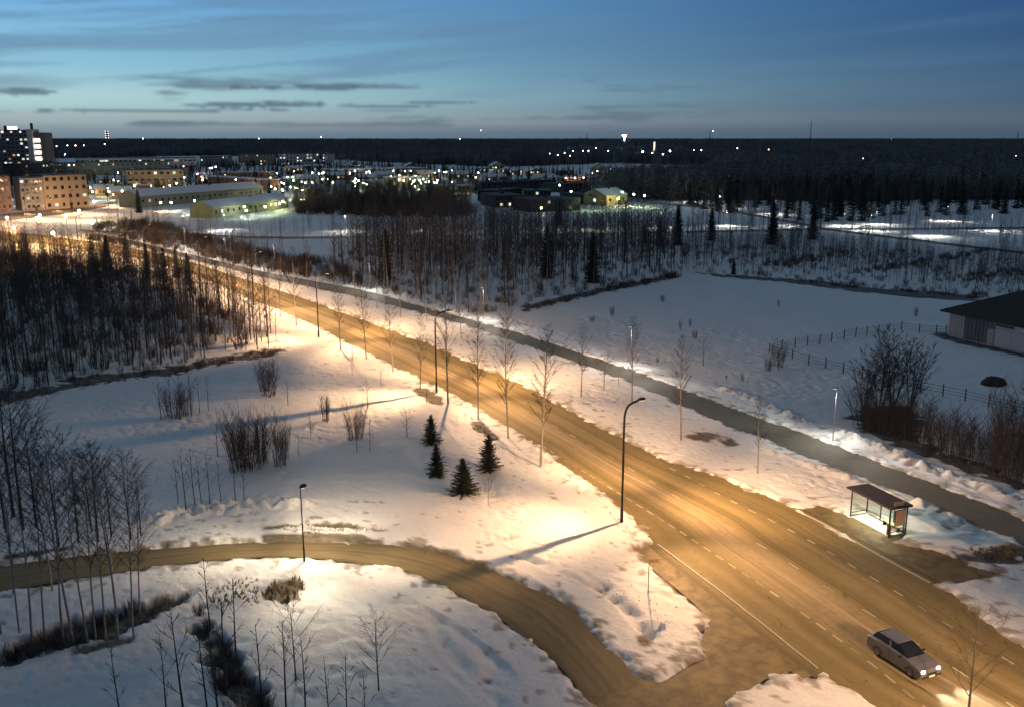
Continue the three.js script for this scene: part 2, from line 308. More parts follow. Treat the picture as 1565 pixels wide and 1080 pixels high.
{
  const axis = (a, b, s, lo, hi, k) => { const m = []; for (let v = a; v <= b; v += s) m.push(v); let st = s, v = a; const l = []; while (v > lo) { st *= k; v -= st; l.push(v); } st = s; v = m[m.length - 1]; const r = []; while (v < hi) { st *= k; v += st; r.push(v); } return [...l.reverse(), ...m, ...r]; };
  const xs = axis(-50, 56, 0.27, -7000, 7000, 1.045), zs = axis(42, 135, 0.27, -60, 9000, 1.018);
  const nx = xs.length, nz = zs.length, pos = new Float32Array(nx * nz * 3), col = new Float32Array(nx * nz * 3), uv = new Float32Array(nx * nz * 2), idx = [];
  for (let j = 0; j < nz; j++) for (let i = 0; i < nx; i++) {
    const k = j * nx + i, x = xs[i], z = -zs[j], [y, c] = terrain(x, z);
    pos.set([x, y, z], k * 3); col.set(c, k * 3); uv.set([x / 7, z / 7], k * 2);
    if (i && j) idx.push(k - nx - 1, k - nx, k - 1, k - 1, k - nx, k);
  }
  const g = new THREE.BufferGeometry();
  g.setAttribute('position', new THREE.BufferAttribute(pos, 3)); g.setAttribute('color', new THREE.BufferAttribute(col, 3)); g.setAttribute('uv', new THREE.BufferAttribute(uv, 2));
  g.setIndex(idx); g.computeVertexNormals();
  const f1 = tileNoise(256, 26, 5), f2 = tileNoise(256, 7, 8, 3);
  const bump = tex(256, 256, (i, j) => { const v = f1(i, j) * 0.65 + f2(i, j) * 0.35; return [v, v, v]; });
  const map = tex(256, 256, (i, j) => { const v = 0.9 + (f2(i, j) - 0.5) * 0.16; return [v, v, v]; });
  top('snow_ground', g, new THREE.MeshStandardMaterial({ vertexColors: true, roughness: 0.85, bumpMap: bump, bumpScale: 0.13, map }), 'snow covered ground with bare earthy patches around the roads', 'ground', null, 'structure');
}
console.log('ground');

// ------------------------------------------------------------------ road surfaces
function ribbon(L, R, y, cols = 8, vScale = 1, step = 3) {
  const res = (pl) => { const s = [0]; for (let i = 1; i < pl.length; i++) s.push(s[i - 1] + Math.hypot(pl[i][0] - pl[i - 1][0], pl[i][1] - pl[i - 1][1])); return s; };
  const cv = (pl) => new THREE.CatmullRomCurve3(pl.map(([x, z]) => new THREE.Vector3(x, y, z)), false, 'centripetal');
  const n = Math.max(8, Math.round(res(L).at(-1) / step)), a = cv(L), b = cv(R), pos = [], uv = [], nor = [], idx = []; let v = 0, prev = null;
  const lp = a.getSpacedPoints(n), rp0 = b.getSpacedPoints(n * 6);
  for (let i = 0; i <= n; i++) {
    const p = lp[i], t0 = lp[Math.max(0, i - 1)], t1 = lp[Math.min(n, i + 1)], tx = t1.x - t0.x, tz = t1.z - t0.z, tl = Math.hypot(tx, tz);
    let q = rp0[0], best = 1e9; for (const c of rp0) { const e = Math.abs(((c.x - p.x) * tx + (c.z - p.z) * tz) / tl); const w = Math.hypot(c.x - p.x, c.z - p.z); if (w < 40 && e < best) { best = e; q = c; } }
    if (prev) v += p.distanceTo(prev); prev = p;
    const w = Math.hypot(q.x - p.x, q.z - p.z);
    for (let k = 0; k <= cols; k++) { const t = k / cols; pos.push(lerp(p.x, q.x, t), y, lerp(p.z, q.z, t)); uv.push(t, v / vScale); nor.push(0, 1, 0); if (i && k) { const c = i * (cols + 1) + k, d = c - cols - 1; idx.push(d - 1, d, c - 1, c - 1, d, c); } }
  }
  const g = new THREE.BufferGeometry(); g.setAttribute('position', new THREE.Float32BufferAttribute(pos, 3)); g.setAttribute('normal', new THREE.Float32BufferAttribute(nor, 3)); g.setAttribute('uv', new THREE.Float32BufferAttribute(uv, 2)); const fx = pos[3 * cols] - pos[0], fz = pos[3 * cols + 2] - pos[2], hx = pos[3 * (cols + 1)] - pos[0], hz = pos[3 * (cols + 1) + 2] - pos[2];
  if (fz * hx - fx * hz < 0) for (let i = 0; i < idx.length; i += 3) [idx[i], idx[i + 1]] = [idx[i + 1], idx[i]];   // faces look up
  g.setIndex(idx); return g;
}
function sheet(poly, y, s = 6) {
  const g = new THREE.ShapeGeometry(new THREE.Shape(poly.map(([x, z]) => new THREE.Vector2(x, -z)))).rotateX(-Math.PI / 2).translate(0, y, 0);
  const p = g.attributes.position, u = g.attributes.uv; for (let i = 0; i < p.count; i++) u.setXY(i, p.getX(i) / s, p.getZ(i) / s); return g;
}
const grow = (L, R, m) => [L.map((p, i) => { const q = R[Math.min(R.length - 1, i)], l = Math.hypot(p[0] - q[0], p[1] - q[1]); return [p[0] + (p[0] - q[0]) / l * m, p[1] + (p[1] - q[1]) / l * m]; }), R.map((p, i) => { const q = L[Math.min(L.length - 1, i)], l = Math.hypot(p[0] - q[0], p[1] - q[1]); return [p[0] + (p[0] - q[0]) / l * m, p[1] + (p[1] - q[1]) / l * m]; })];
const tn = tileNoise(512, 9, 5, 3), tn2 = tileNoise(512, 60, 15, 4);
// dry salted wheel tracks and damp, sandy strips run along the carriageway
const asphaltMain = tex(512, 1024, (i, j) => {
  const u = i / 512, wob = (wrapN(j, 1024, (b) => fbm(1.5, b / 120, 3, 71)) - 0.5) * 0.05;
  const t = u + wob, fade = wrapN(j, 1024, (b) => fbm(u * 60, b / 300, 3, 33)), spk = tn(i, j % 512), bl = tn2(i, j % 512); let a = 0.125, salt = 0;
  for (const [c, w, k] of [[0.57, 0.025, -0.03], [0.76, 0.03, -0.03], [0.66, 0.02, 0.02], [0.22, 0.03, -0.03], [0.11, 0.05, -0.02], [0.9, 0.05, -0.015], [0.01, 0.03, -0.05], [0.99, 0.025, -0.05]]) a += k * Math.exp(-(((t - c) / w) ** 2));
  for (const [c, w, k] of [[0.335, 0.045, 0.6], [0.425, 0.04, 0.9], [0.49, 0.02, 0.35], [0.63, 0.02, 0.28], [0.71, 0.018, 0.22], [0.17, 0.02, 0.15]]) salt += k * Math.exp(-(((t - c) / w) ** 2));
  salt *= clamp(0.4 + 1.6 * (fade - 0.42) + 0.6 * (bl - 0.5)); a *= 0.6 + 0.3 * fade + 0.3 * spk + 0.25 * bl;
  const seam = Math.abs(t - 0.545) < 0.003 || Math.abs(t - 0.81) < 0.003 ? 0.55 : 1, crack = Math.abs(noise(i / 16, (j % 1024) / 26, 55) - 0.5) < 0.012 && bl > 0.55 ? 0.5 : 1;
  return mix3([a * 1.48 * seam * crack, a * 1.13 * seam * crack, a * 0.43 * seam * crack], [0.46, 0.36, 0.26], clamp(salt * (0.5 + 0.7 * spk)));
});
const asphaltSide = tex(512, 512, (i, j) => { const a = 0.105 * (0.35 + 0.75 * sstep(0.25, 0.75, tn2(i, j)) + 0.45 * tn(i, j)); return [a * 1.5, a * 1.1, a * 0.45]; });
const asphaltPath = tex(512, 512, (i, j) => { const a = 0.12 * (0.4 + 0.75 * tn2(i, j) + 0.4 * tn(i, j)); return [a, a * 0.89, a * 0.66]; });
const grit = tex(256, 256, (i, j) => { const v = hash(i, j, 3) * 0.6 + tn(i, j) * 0.4; return [v, v, v]; });
const mMain = std(0xffffff, 0.8, 0, { map: asphaltMain, bumpMap: grit, bumpScale: 0.012 }), mSide = std(0xffffff, 0.72, 0, { map: asphaltSide, bumpMap: grit, bumpScale: 0.012 });
const mPath = std(0xffffff, 0.7, 0, { map: asphaltPath });
const mFarRoad = std([0.17, 0.15, 0.12], 0.8);
const [mL2, mR2] = grow(mainL, mainR, 0.9);
top('main_road', ribbon(mL2, mR2, 0.01, 10, 38), mMain, 'wide wet brown asphalt main road running past the bus shelter', 'road', null, 'structure');
top('road_junction', sheet(sidePoly, 0.0), mSide, 'sandy asphalt mouth of the side road between snow island and main road', 'road', null, 'structure');
{ // worn wheel tracks follow the bend of the side road
  const t = tex(256, 1024, (i, j) => {
    const u = i / 256, w = (wrapN(j, 1024, (b) => fbm(3.5, b / 90, 3, 81)) - 0.5) * 0.1, f = wrapN(j, 1024, (b) => fbm(u * 24, b / 80, 3, 83)), s = tn(i * 2, j % 512), m = tn2(i * 2, j % 512); let a = 0.1;
    for (const [c, q, k] of [[0.24, 0.06, 0.022], [0.4, 0.06, 0.02], [0.6, 0.06, 0.024], [0.76, 0.06, 0.02], [0.5, 0.04, -0.012], [0.04, 0.06, -0.025], [0.96, 0.06, -0.015], [0.12, 0.03, 0.02]]) a += k * Math.exp(-(((u + w - c) / q) ** 2));
    a *= 0.45 + 0.5 * f + 0.3 * s + 0.35 * m; return [a * 1.5, a * 1.12, a * 0.52];
  });
  const up = G([[-160, 890], [0, 864], [102, 852], [159, 845], [225, 840], [281, 836], [340, 831], [400, 828], [510, 829], [560, 830], [612, 834], [668, 846], [743, 868], [800, 895], [861, 921], [897, 955], [923, 985], [953, 1012], [978, 1045]]);
  const lo = G([[-160, 935], [0, 904], [102, 887], [176, 878], [230, 868], [307, 858], [400, 851], [460, 852], [510, 856], [592, 867], [645, 882], [692, 903], [758, 940], [800, 970], [836, 996], [854, 1017], [877, 1042], [893, 1066]]);
  top('side_road', ribbon(lo, up, 0.005, 6, 16, 2), std(0xffffff, 0.8, 0, { map: t, bumpMap: grit, bumpScale: 0.012 }), 'curving side road with worn wheel tracks passing the short black lamp', 'road', null, 'structure');
}
const [pL2, pR2] = grow(pathL, pathR, 0.4);
top('cycle_path', ribbon(pL2, pR2, 0.004, 3, 6), mPath, 'grey cycle path behind the bus shelter lit by white lamps', 'path', null, 'structure');
top('bus_platform', sheet(bayPoly, -0.004), mSide, 'asphalt waiting area in front of the bus shelter', 'pavement', null, 'structure');
top('town_road', ribbon(road2L, road2R, 0.15, 3, 8, 8), mFarRoad, 'lamp lit road curving up into the town', 'road', null, 'structure');
top('cross_path', ribbon(...crossA, 0.16, 2, 6, 8), mFarRoad, 'straight snowy path across the far fields', 'path', null, 'structure');
top('forest_path', ribbon(...crossB, 0.14, 2, 6, 8), mFarRoad, 'lamp lit path slanting out of the dark forest', 'path', null, 'structure');
top('village_road', ribbon(...crossC, 0.12, 2, 6, 10), mFarRoad, 'snowy village road in front of the far houses', 'road', null, 'structure');

// painted markings, each dash its own piece of the road
const paint = [0, 1, 2].map((k) => std([0.46 - k * 0.1, 0.41 - k * 0.095, 0.3 - k * 0.08], 0.8));
{
  const road = scene.getObjectByName('main_road');
  const dashes = (pts, n, len, w, name) => {   // px polyline, dash count, share painted, width
    const c = new THREE.CatmullRomCurve3(pts.map(([x, y]) => P(x, y, 0.018)), false, 'centripetal');
    for (let k = 0; k < n; k++) {
      const a = c.getPointAt(k / n), b = c.getPointAt(Math.min(1, (k + len) / n)), dx = b.x - a.x, dz = b.z - a.z, l = Math.hypot(dx, dz);
      const g = new THREE.BoxGeometry(w, 0.006, l), m = part(road, name, g, paint[Math.floor(hash(k, n, 5) * 3)]); m.position.set((a.x + b.x) / 2, 0.018, (a.z + b.z) / 2); m.rotation.y = Math.atan2(dx, dz);
    }
  };
  dashes([[1500, 1145], [1404, 1072], [1330, 1012], [1250, 953], [1182, 906], [1110, 858], [1040, 812], [960, 762], [905, 728], [850, 694], [825, 678]], 34, 0.58, 0.13, 'edge_dash');
  dashes([[1565, 1090], [1440, 1008], [1370, 962], [1272, 902], [1185, 846], [1092, 792], [1040, 762], [995, 735], [920, 690], [880, 668], [842, 648], [760, 604], [690, 570], [620, 540]], 26, 0.3, 0.13, 'lane_dash');
  dashes([[1600, 1046], [1520, 996], [1450, 955], [1380, 910], [1312, 870], [1245, 830], [1195, 803], [1140, 776], [1090, 750], [1043, 724], [1010, 708]], 18, 0.38, 0.13, 'bay_dash');
}
const kerbStone = std([0.42, 0.37, 0.3], 0.85);
function kerb(name, pts, label) {              // stone by stone
  const o = new THREE.Group(); o.name = numbered(name); scene.add(o); tag(o, label, 'kerb');
  const c = new THREE.CatmullRomCurve3(pts.map(([x, y]) => P(x, y)), false, 'centripetal'), L = c.getLength(), n = Math.round(L / 1.6);
  for (let k = 0; k < n; k++) {
    const a = c.getPointAt(k / n), b = c.getPointAt((k + 1) / n), l = a.distanceTo(b);
    const m = part(o, 'kerb_stone', new THREE.BoxGeometry(0.13, 0.2, l - 0.03), kerbStone); m.position.set((a.x + b.x) / 2, -0.03 + hash(k, 3, 1) * 0.015, (a.z + b.z) / 2); m.rotation.y = Math.atan2(b.x - a.x, b.z - a.z);
  }
}
kerb('platform_kerb', [[1216, 779], [1270, 806], [1320, 835], [1372, 864], [1422, 891]], 'pale stone kerb along the bus stop waiting area');
kerb('junction_kerb', [[1005, 832], [1040, 858], [1100, 903], [1160, 950], [1205, 986], [1250, 1022]], 'pale stone kerb line across the mouth of the side road');
console.log('roads');

// ------------------------------------------------------------------ street lamps
const darkMetal = std([0.03, 0.03, 0.032], 0.5, 0.7), galv = std([0.33, 0.34, 0.35], 0.45, 0.6);
const SODIUM = [1, 0.58, 0.29], WARM = [1, 0.80, 0.55], COOL = [1, 0.97, 0.88], GREENISH = [0.72, 1, 0.55], YELLOW = [1, 0.86, 0.42], ORANGE = [1, 0.5, 0.2], WHITE = [1, 0.97, 0.9];
const LIGHTS = [];
function spot(parent, c, I, pos, target, angle, penumbra, radius = 6) {
  const l = new THREE.SpotLight(rgb(...c), I, 0, angle, penumbra, 2); l.position.set(...pos); l.target.position.set(...target);
  l.castShadow = true; l.shadow.radius = radius; parent.add(l, l.target); LIGHTS.push(l); return l;
}
function point(parent, c, I, pos, radius = 6) { const l = new THREE.PointLight(rgb(...c), I, 0, 2); l.position.set(...pos); l.castShadow = true; l.shadow.radius = radius; parent.add(l); LIGHTS.push(l); return l; }
const lensSodium = glow([1, 0.62, 0.25], 2), lensWarm = glow([1, 0.85, 0.6], 2.5), lensCool = glow([0.9, 0.97, 1], 4);
function headGeo(w, h, l) {                    // a flattened teardrop housing along +x
  const g = new THREE.SphereGeometry(0.5, 18, 12), p = g.attributes.position;
  for (let i = 0; i < p.count; i++) { let x = p.getX(i), y = p.getY(i), z = p.getZ(i); const t = x + 0.5; if (y < 0) y *= 0.35; z *= 0.55 + 0.55 * Math.sin(Math.min(1, t * 1.15) * Math.PI * 0.62); p.setXYZ(i, x * l, y * h, z * w); }
  g.computeVertexNormals(); return g;
}
// 1. tall sodium lamps on the main road, arm over the carriageway
const gp = (x, z) => Math.max(groundY(x, z), 0);
const roadAlong = (x, z) => { let b = 0, bd = 1e9; mainL.forEach(([a, c], i) => { const d = Math.hypot(a - x, c - z); if (d < bd && i < mainL.length - 1) { bd = d; b = i; } }); const i0 = Math.max(0, b - 1), i1 = Math.min(mainL.length - 1, b + 1); const dx = mainL[i1][0] - mainL[i0][0], dz = mainL[i1][1] - mainL[i0][1], l = Math.hypot(dx, dz); return [dx / l, dz / l]; };
function roadLamp(x, z, k = 1, label, turn = null, detail = true) {
  const [dx, dz] = roadAlong(x, z);   // local +x points across the road
  const o = thing('road_lamp', label, 'street lamp', x, groundY(x, z) - 0.1, z, 0, 'sodium lamps along the main road');
  o.rotation.y = turn ?? Math.atan2(-dx, -dz);
  part(o, 'base', cyl(0.14, 0.13, 1.3, 0, 0, 0, 12), darkMetal);
  const c = new THREE.CatmullRomCurve3([[0, 1.3, 0], [0, 5, 0], [0, 9.0, 0], [0.06, 9.75, 0], [0.35, 10.3, 0], [0.85, 10.52, 0], [1.5, 10.62, 0]].map((v) => new THREE.Vector3(...v)));
  part(o, 'pole', new THREE.TubeGeometry(c, 40, 0.095, 10), darkMetal);
  const hd = part(o, 'lamp_head', headGeo(0.42, 0.36, 0.95).translate(1.9, 10.65, 0), darkMetal); 
  const lens = part(hd, 'lens', new THREE.SphereGeometry(0.5, 12, 6, 0, Math.PI * 2, Math.PI / 2, Math.PI / 2).scale(0.6, 0.1, 0.28).translate(1.95, 10.575, 0), lensSodium);
  const lx = 1.95, ly = 10.46;
  const th = o.rotation.y, beam = (across, along) => { const wx = -dz * across + dx * along, wz = dx * across + dz * along; return [lx + wx * Math.cos(th) - wz * Math.sin(th), 0, wx * Math.sin(th) + wz * Math.cos(th)]; };
  spot(o, SODIUM, 850 * k, [lx, ly, 0], [lx + 1, 0, 0], 1.4, 0.6, 3);
  if (turn === 0.9) for (const s of [-1, 1]) spot(o, SODIUM, 2900 * k, [lx, ly, 0], [lx + 4, 0, s * 22], 0.7, 0.95, 3);
  else for (const s of [-1, 1]) spot(o, SODIUM, 2900 * k, [lx, ly, 0], beam(3, s * 22), 0.7, 0.95, 3);
  if (detail) { spot(o, SODIUM, 2300 * k, [lx, ly, 0], beam(14, 0), 0.74, 0.95, 3); spot(o, SODIUM, 1700 * k, [lx, ly, 0], beam(-15, 0), 0.66, 0.95, 3); }
  return o;
}
const L1 = P(950, 800), L2 = P(667, 601), L3 = P(487, 517);
const armTurn = (p, q) => Math.atan2(-(p.z - q.z), p.x - q.x);           // the arm points away from the pole's own shadow
roadLamp(L1.x, L1.z, 1, 'tall dark curved road lamp standing beside the mouth of the side road', armTurn(L1, P(750, 865)));
roadLamp(L2.x, L2.z, 1, 'tall dark curved road lamp beside the brown bare patch in the roadside birch row', armTurn(L2, P(438, 637)));
roadLamp(L3.x, L3.z, 1, 'tall dark curved road lamp where the birch row meets the dark wood');
roadLamp(32, -31, 1.25, 'tall dark curved road lamp across from the bus stop exit');
for (const [px, py] of [[388, 467], [306, 431], [222, 403], [120, 383], [20, 372]]) { const p = P(px, py); roadLamp(p.x, p.z, 1.25, 'tall dark curved road lamp in front of the far wood', null, false); }
for (const [px, py] of [[-40, 345], [40, 336], [110, 328], [165, 316]]) { const p = P(px, py); const o = roadLamp(p.x, p.z, 1.5, 'tall road lamp at the edge of the curving town road', 0.9, false); o.userData.group = 'lamps on the town road'; }
// 2. the single lamp of the side road
{
  const p = P(465, 861), o = thing('side_road_lamp', 'short black lamp with round hood standing on the edge of the side road', 'street lamp', p.x, groundY(p.x, p.z) - 0.06, p.z);
  part(o, 'base', cyl(0.085, 0.08, 1.3, 0, 0, 0, 12), darkMetal);
  part(o, 'pole', cyl(0.055, 0.045, 4.7, 0, 1.3, 0, 10), darkMetal);
  const hd = part(o, 'lamp_head', headGeo(0.5, 0.42, 0.8), darkMetal); hd.position.set(0.12, 6.08, -0.3); hd.rotation.y = 1.15;
  part(hd, 'lens', new THREE.SphereGeometry(0.5, 12, 6, 0, Math.PI * 2, Math.PI / 2, Math.PI / 2).scale(0.55, 0.1, 0.3).translate(0.03, -0.07, 0), lensWarm);
  spot(o, WARM, 300, [0.14, 5.93, -0.36], [0.2, 0, -0.5], 1.47, 0.35, 7);
  for (const [x, z] of [[-11, -2], [11, 1], [3, 11], [1, -10]]) spot(o, WARM, 470, [0.14, 5.93, -0.36], [x, 0, z], 0.62, 0.95, 7);
}
// 3. slim white lamps along the cycle path
function pathLamp(x, z, k, toward, label, group, near = true) {
  const o = thing('path_lamp', label, 'street lamp', x, groundY(x, z) - 0.05, z, toward, group);
  part(o, 'pole', cyl(0.06, 0.045, 6.0, 0, 0, 0, 8), galv);
  const hd = part(o, 'lamp_head', new RoundedBoxGeometry(0.75, 0.09, 0.26, 2, 0.035).translate(0.22, 6.05, 0), darkMetal);
  part(hd, 'lens', box(0.42, 0.02, 0.18, 0.32, 5.995, 0), lensCool);
  spot(o, COOL, (near ? 190 : 330) * k, [0.32, 5.95, 0], [2.2, 0, 0], near ? 1.1 : 1.3, 0.7, 7);
  if (near) for (const s of [-1, 1]) spot(o, COOL, 440 * k, [0.32, 5.95, 0], [2.4, 0, s * 13], 0.5, 0.9, 7);
  return o;
}
for (const [px, py, l] of [[1273, 676, 'slim white path lamp standing in front of the big leafless thicket'], [964, 563, 'slim white path lamp at the edge of the open snow field'], [739, 491, 'slim white path lamp at the edge of the birch wood'], [566, 443, 'slim white path lamp beside the roadside birch row and wood'], [420, 410, 'slim white path lamp near the far bend of the cycle path'], [353, 394, 'slim white path lamp near the far bend of the cycle path'], [283, 378, 'slim white path lamp near the far bend of the cycle path']]) {
  const p = P(px, py); let b = 0, bd = 1e9; pathR.forEach(([a, c], i) => { const d = Math.hypot(a - p.x, c - p.z); if (d < bd) { bd = d; b = i; } });
  const i0 = Math.max(0, b - 1), i1 = Math.min(pathR.length - 1, b + 1), dx = pathR[i1][0] - pathR[i0][0], dz = pathR[i1][1] - pathR[i0][1];
  pathLamp(p.x, p.z, 1, Math.atan2(-(-dx), dz), l, 'white lamps along the cycle path');
}
for (const [px, py] of [[183, 348], [344, 352], [528, 354], [640, 354], [719, 353], [830, 351], [915, 350], [1010, 348], [1110, 346], [1205, 345]]) { const p = P(px, py); pathLamp(p.x, p.z, 1.5, -1.57, 'slim white lamp beside the straight path across the far fields', 'white lamps along the far field path', false); }
for (const [px, py] of [[1290, 345], [1339, 343], [1447, 338], [1515, 352], [1420, 361], [1330, 352], [1185, 327], [1120, 316], [1060, 309]]) { const p = P(px, py); pathLamp(p.x, p.z, 1.6, -1.57, 'slim white lamp beside the paths at the edge of the dark forest', 'white lamps along the forest paths', false); }

// ------------------------------------------------------------------ bus shelter
{
  const A = P(1300, 789.5), B = P(1358, 821), C = P(1318.5, 785), ux = B.x - A.x, uz = B.z - A.z, W = Math.hypot(ux, uz);
  const turn = Math.atan2(-uz, ux), D = 1.75, Hh = 2.55;
  const o = thing('bus_shelter', 'glass bus shelter with dark flat roof lit inside by white light', 'bus shelter', A.x, 0.02, A.z, turn);
  const fr = std([0.035, 0.037, 0.04], 0.5, 0.5), roofM = std([0.055, 0.048, 0.05], 0.8), glass = new THREE.MeshPhysicalMaterial({ color: rgb(0.93, 0.97, 0.95), roughness: 0.04, transmission: 1, thickness: 0, ior: 1.5 });
  part(o, 'floor', box(W - 0.1, 0.06, D - 0.1, W / 2, 0.03, -D / 2), std([0.5, 0.49, 0.44], 0.9));
  for (const [x, z] of [[0, 0], [0, -D], [W, 0], [W, -D], [W * 0.36, -D], [W * 0.7, -D], [W - 0.22, -D + 0.02]]) part(o, 'post', box(0.09, Hh, 0.09, x, Hh / 2, z), fr);
  const roof = part(o, 'roof', new RoundedBoxGeometry(W + 0.75, 0.16, D + 0.55, 2, 0.03).translate(W / 2, Hh + 0.08, -D / 2 + 0.05), roofM);
  part(roof, 'roof_edge', box(W + 0.8, 0.08, 0.03, W / 2, Hh + 0.06, 0.36), fr);
  for (const [x0, x1] of [[0, W * 0.36], [W * 0.36, W * 0.7], [W * 0.7, W]]) {
    part(o, 'glass_pane', box(x1 - x0 - 0.1, 1.95, 0.012, (x0 + x1) / 2, 1.42, -D), glass); part(o, 'rail', box(x1 - x0 - 0.1, 0.06, 0.05, (x0 + x1) / 2, 0.4, -D), fr); part(o, 'rail', box(x1 - x0 - 0.1, 0.06, 0.05, (x0 + x1) / 2, 0.1, -D), fr);
  }
  for (const x of [0, W]) { part(o, 'glass_pane', box(0.012, 1.95, D - 0.1, x, 1.42, -D / 2), glass); for (const y of [0.1, 0.4]) part(o, 'rail', box(0.05, 0.06, D - 0.1, x, y, -D / 2), fr); }
  const po = part(o, 'poster', box(0.03, 1.3, 0.95, W + 0.055, 1.6, -D / 2 - 0.15), std([0.62, 0.4, 0.22], 0.7)); part(po, 'poster_frame', box(0.03, 1.4, 1.05, W + 0.025, 1.6, -D / 2 - 0.15), fr);
  const be = part(o, 'bench', box(W * 0.42, 0.05, 0.4, W * 0.72, 0.5, -D + 0.3), std([0.34, 0.28, 0.17], 0.7)); for (const x of [0.55, 0.9]) part(be, 'leg', box(0.05, 0.45, 0.34, W * x, 0.25, -D + 0.3), fr);
  const tube = part(o, 'lamp_tube', box(W * 0.7, 0.05, 0.12, W * 0.45, Hh - 0.03, -D / 2), glow([0.95, 1, 0.86], 4));
  const al = new THREE.RectAreaLight(rgb(0.93, 1, 0.8), 190, W * 0.7, 0.12); al.position.set(W * 0.45, Hh - 0.07, -D / 2); al.rotation.x = -Math.PI / 2; o.add(al);
  const sg = part(o, 'roof_sign', box(0.06, 0.34, 1.0, W + 0.1, Hh + 0.34, -D / 2 + 0.15), std([0.42, 0.3, 0.2], 0.6)); part(sg, 'sign_face', box(0.02, 0.2, 0.5, W + 0.06, Hh + 0.35, -D / 2 + 0.35), std([0.55, 0.4, 0.05], 0.6));
  // litter bin, a thing of its own beside the front post
  const q = new THREE.Vector3(W - 0.32, 0.02, -0.3).applyAxisAngle(new THREE.Vector3(0, 1, 0), turn).add(A);
  const b = thing('litter_bin', 'small wooden slatted litter bin inside the bus shelter', 'litter bin', q.x, 0.085, q.z, turn);
  part(b, 'bin_body', cyl(0.15, 0.15, 0.78, 0, 0, 0, 12), std([0.1, 0.07, 0.04], 0.8));
  for (let k = 0; k < 10; k++) { const a = k / 10 * 2 * Math.PI; part(b, 'slat', box(0.075, 0.8, 0.02, 0, 0.42, 0.165).rotateY(a), std([0.3, 0.17, 0.07], 0.75)); }
  part(b, 'rim', new THREE.TorusGeometry(0.165, 0.018, 6, 18).rotateX(Math.PI / 2).translate(0, 0.82, 0), fr);
}
// ------------------------------------------------------------------ sign on the snow island
{
  const p = P(990.5, 911), o = thing('road_sign', 'small blade sign on a thin pole standing on the snow island', 'road sign', p.x, groundY(p.x, p.z) - 0.05, p.z);
  part(o, 'pole', cyl(0.035, 0.03, 2.75, 0, 0, 0, 8), galv);
  const s = part(o, 'sign_plate', box(0.75, 0.3, 0.025, 0.36, 2.6, 0), std([0.36, 0.24, 0.1], 0.6)); s.rotation.y = 0.25; part(s, 'bracket', box(0.12, 0.34, 0.05, 0.04, 2.6, -0.02), darkMetal);
}
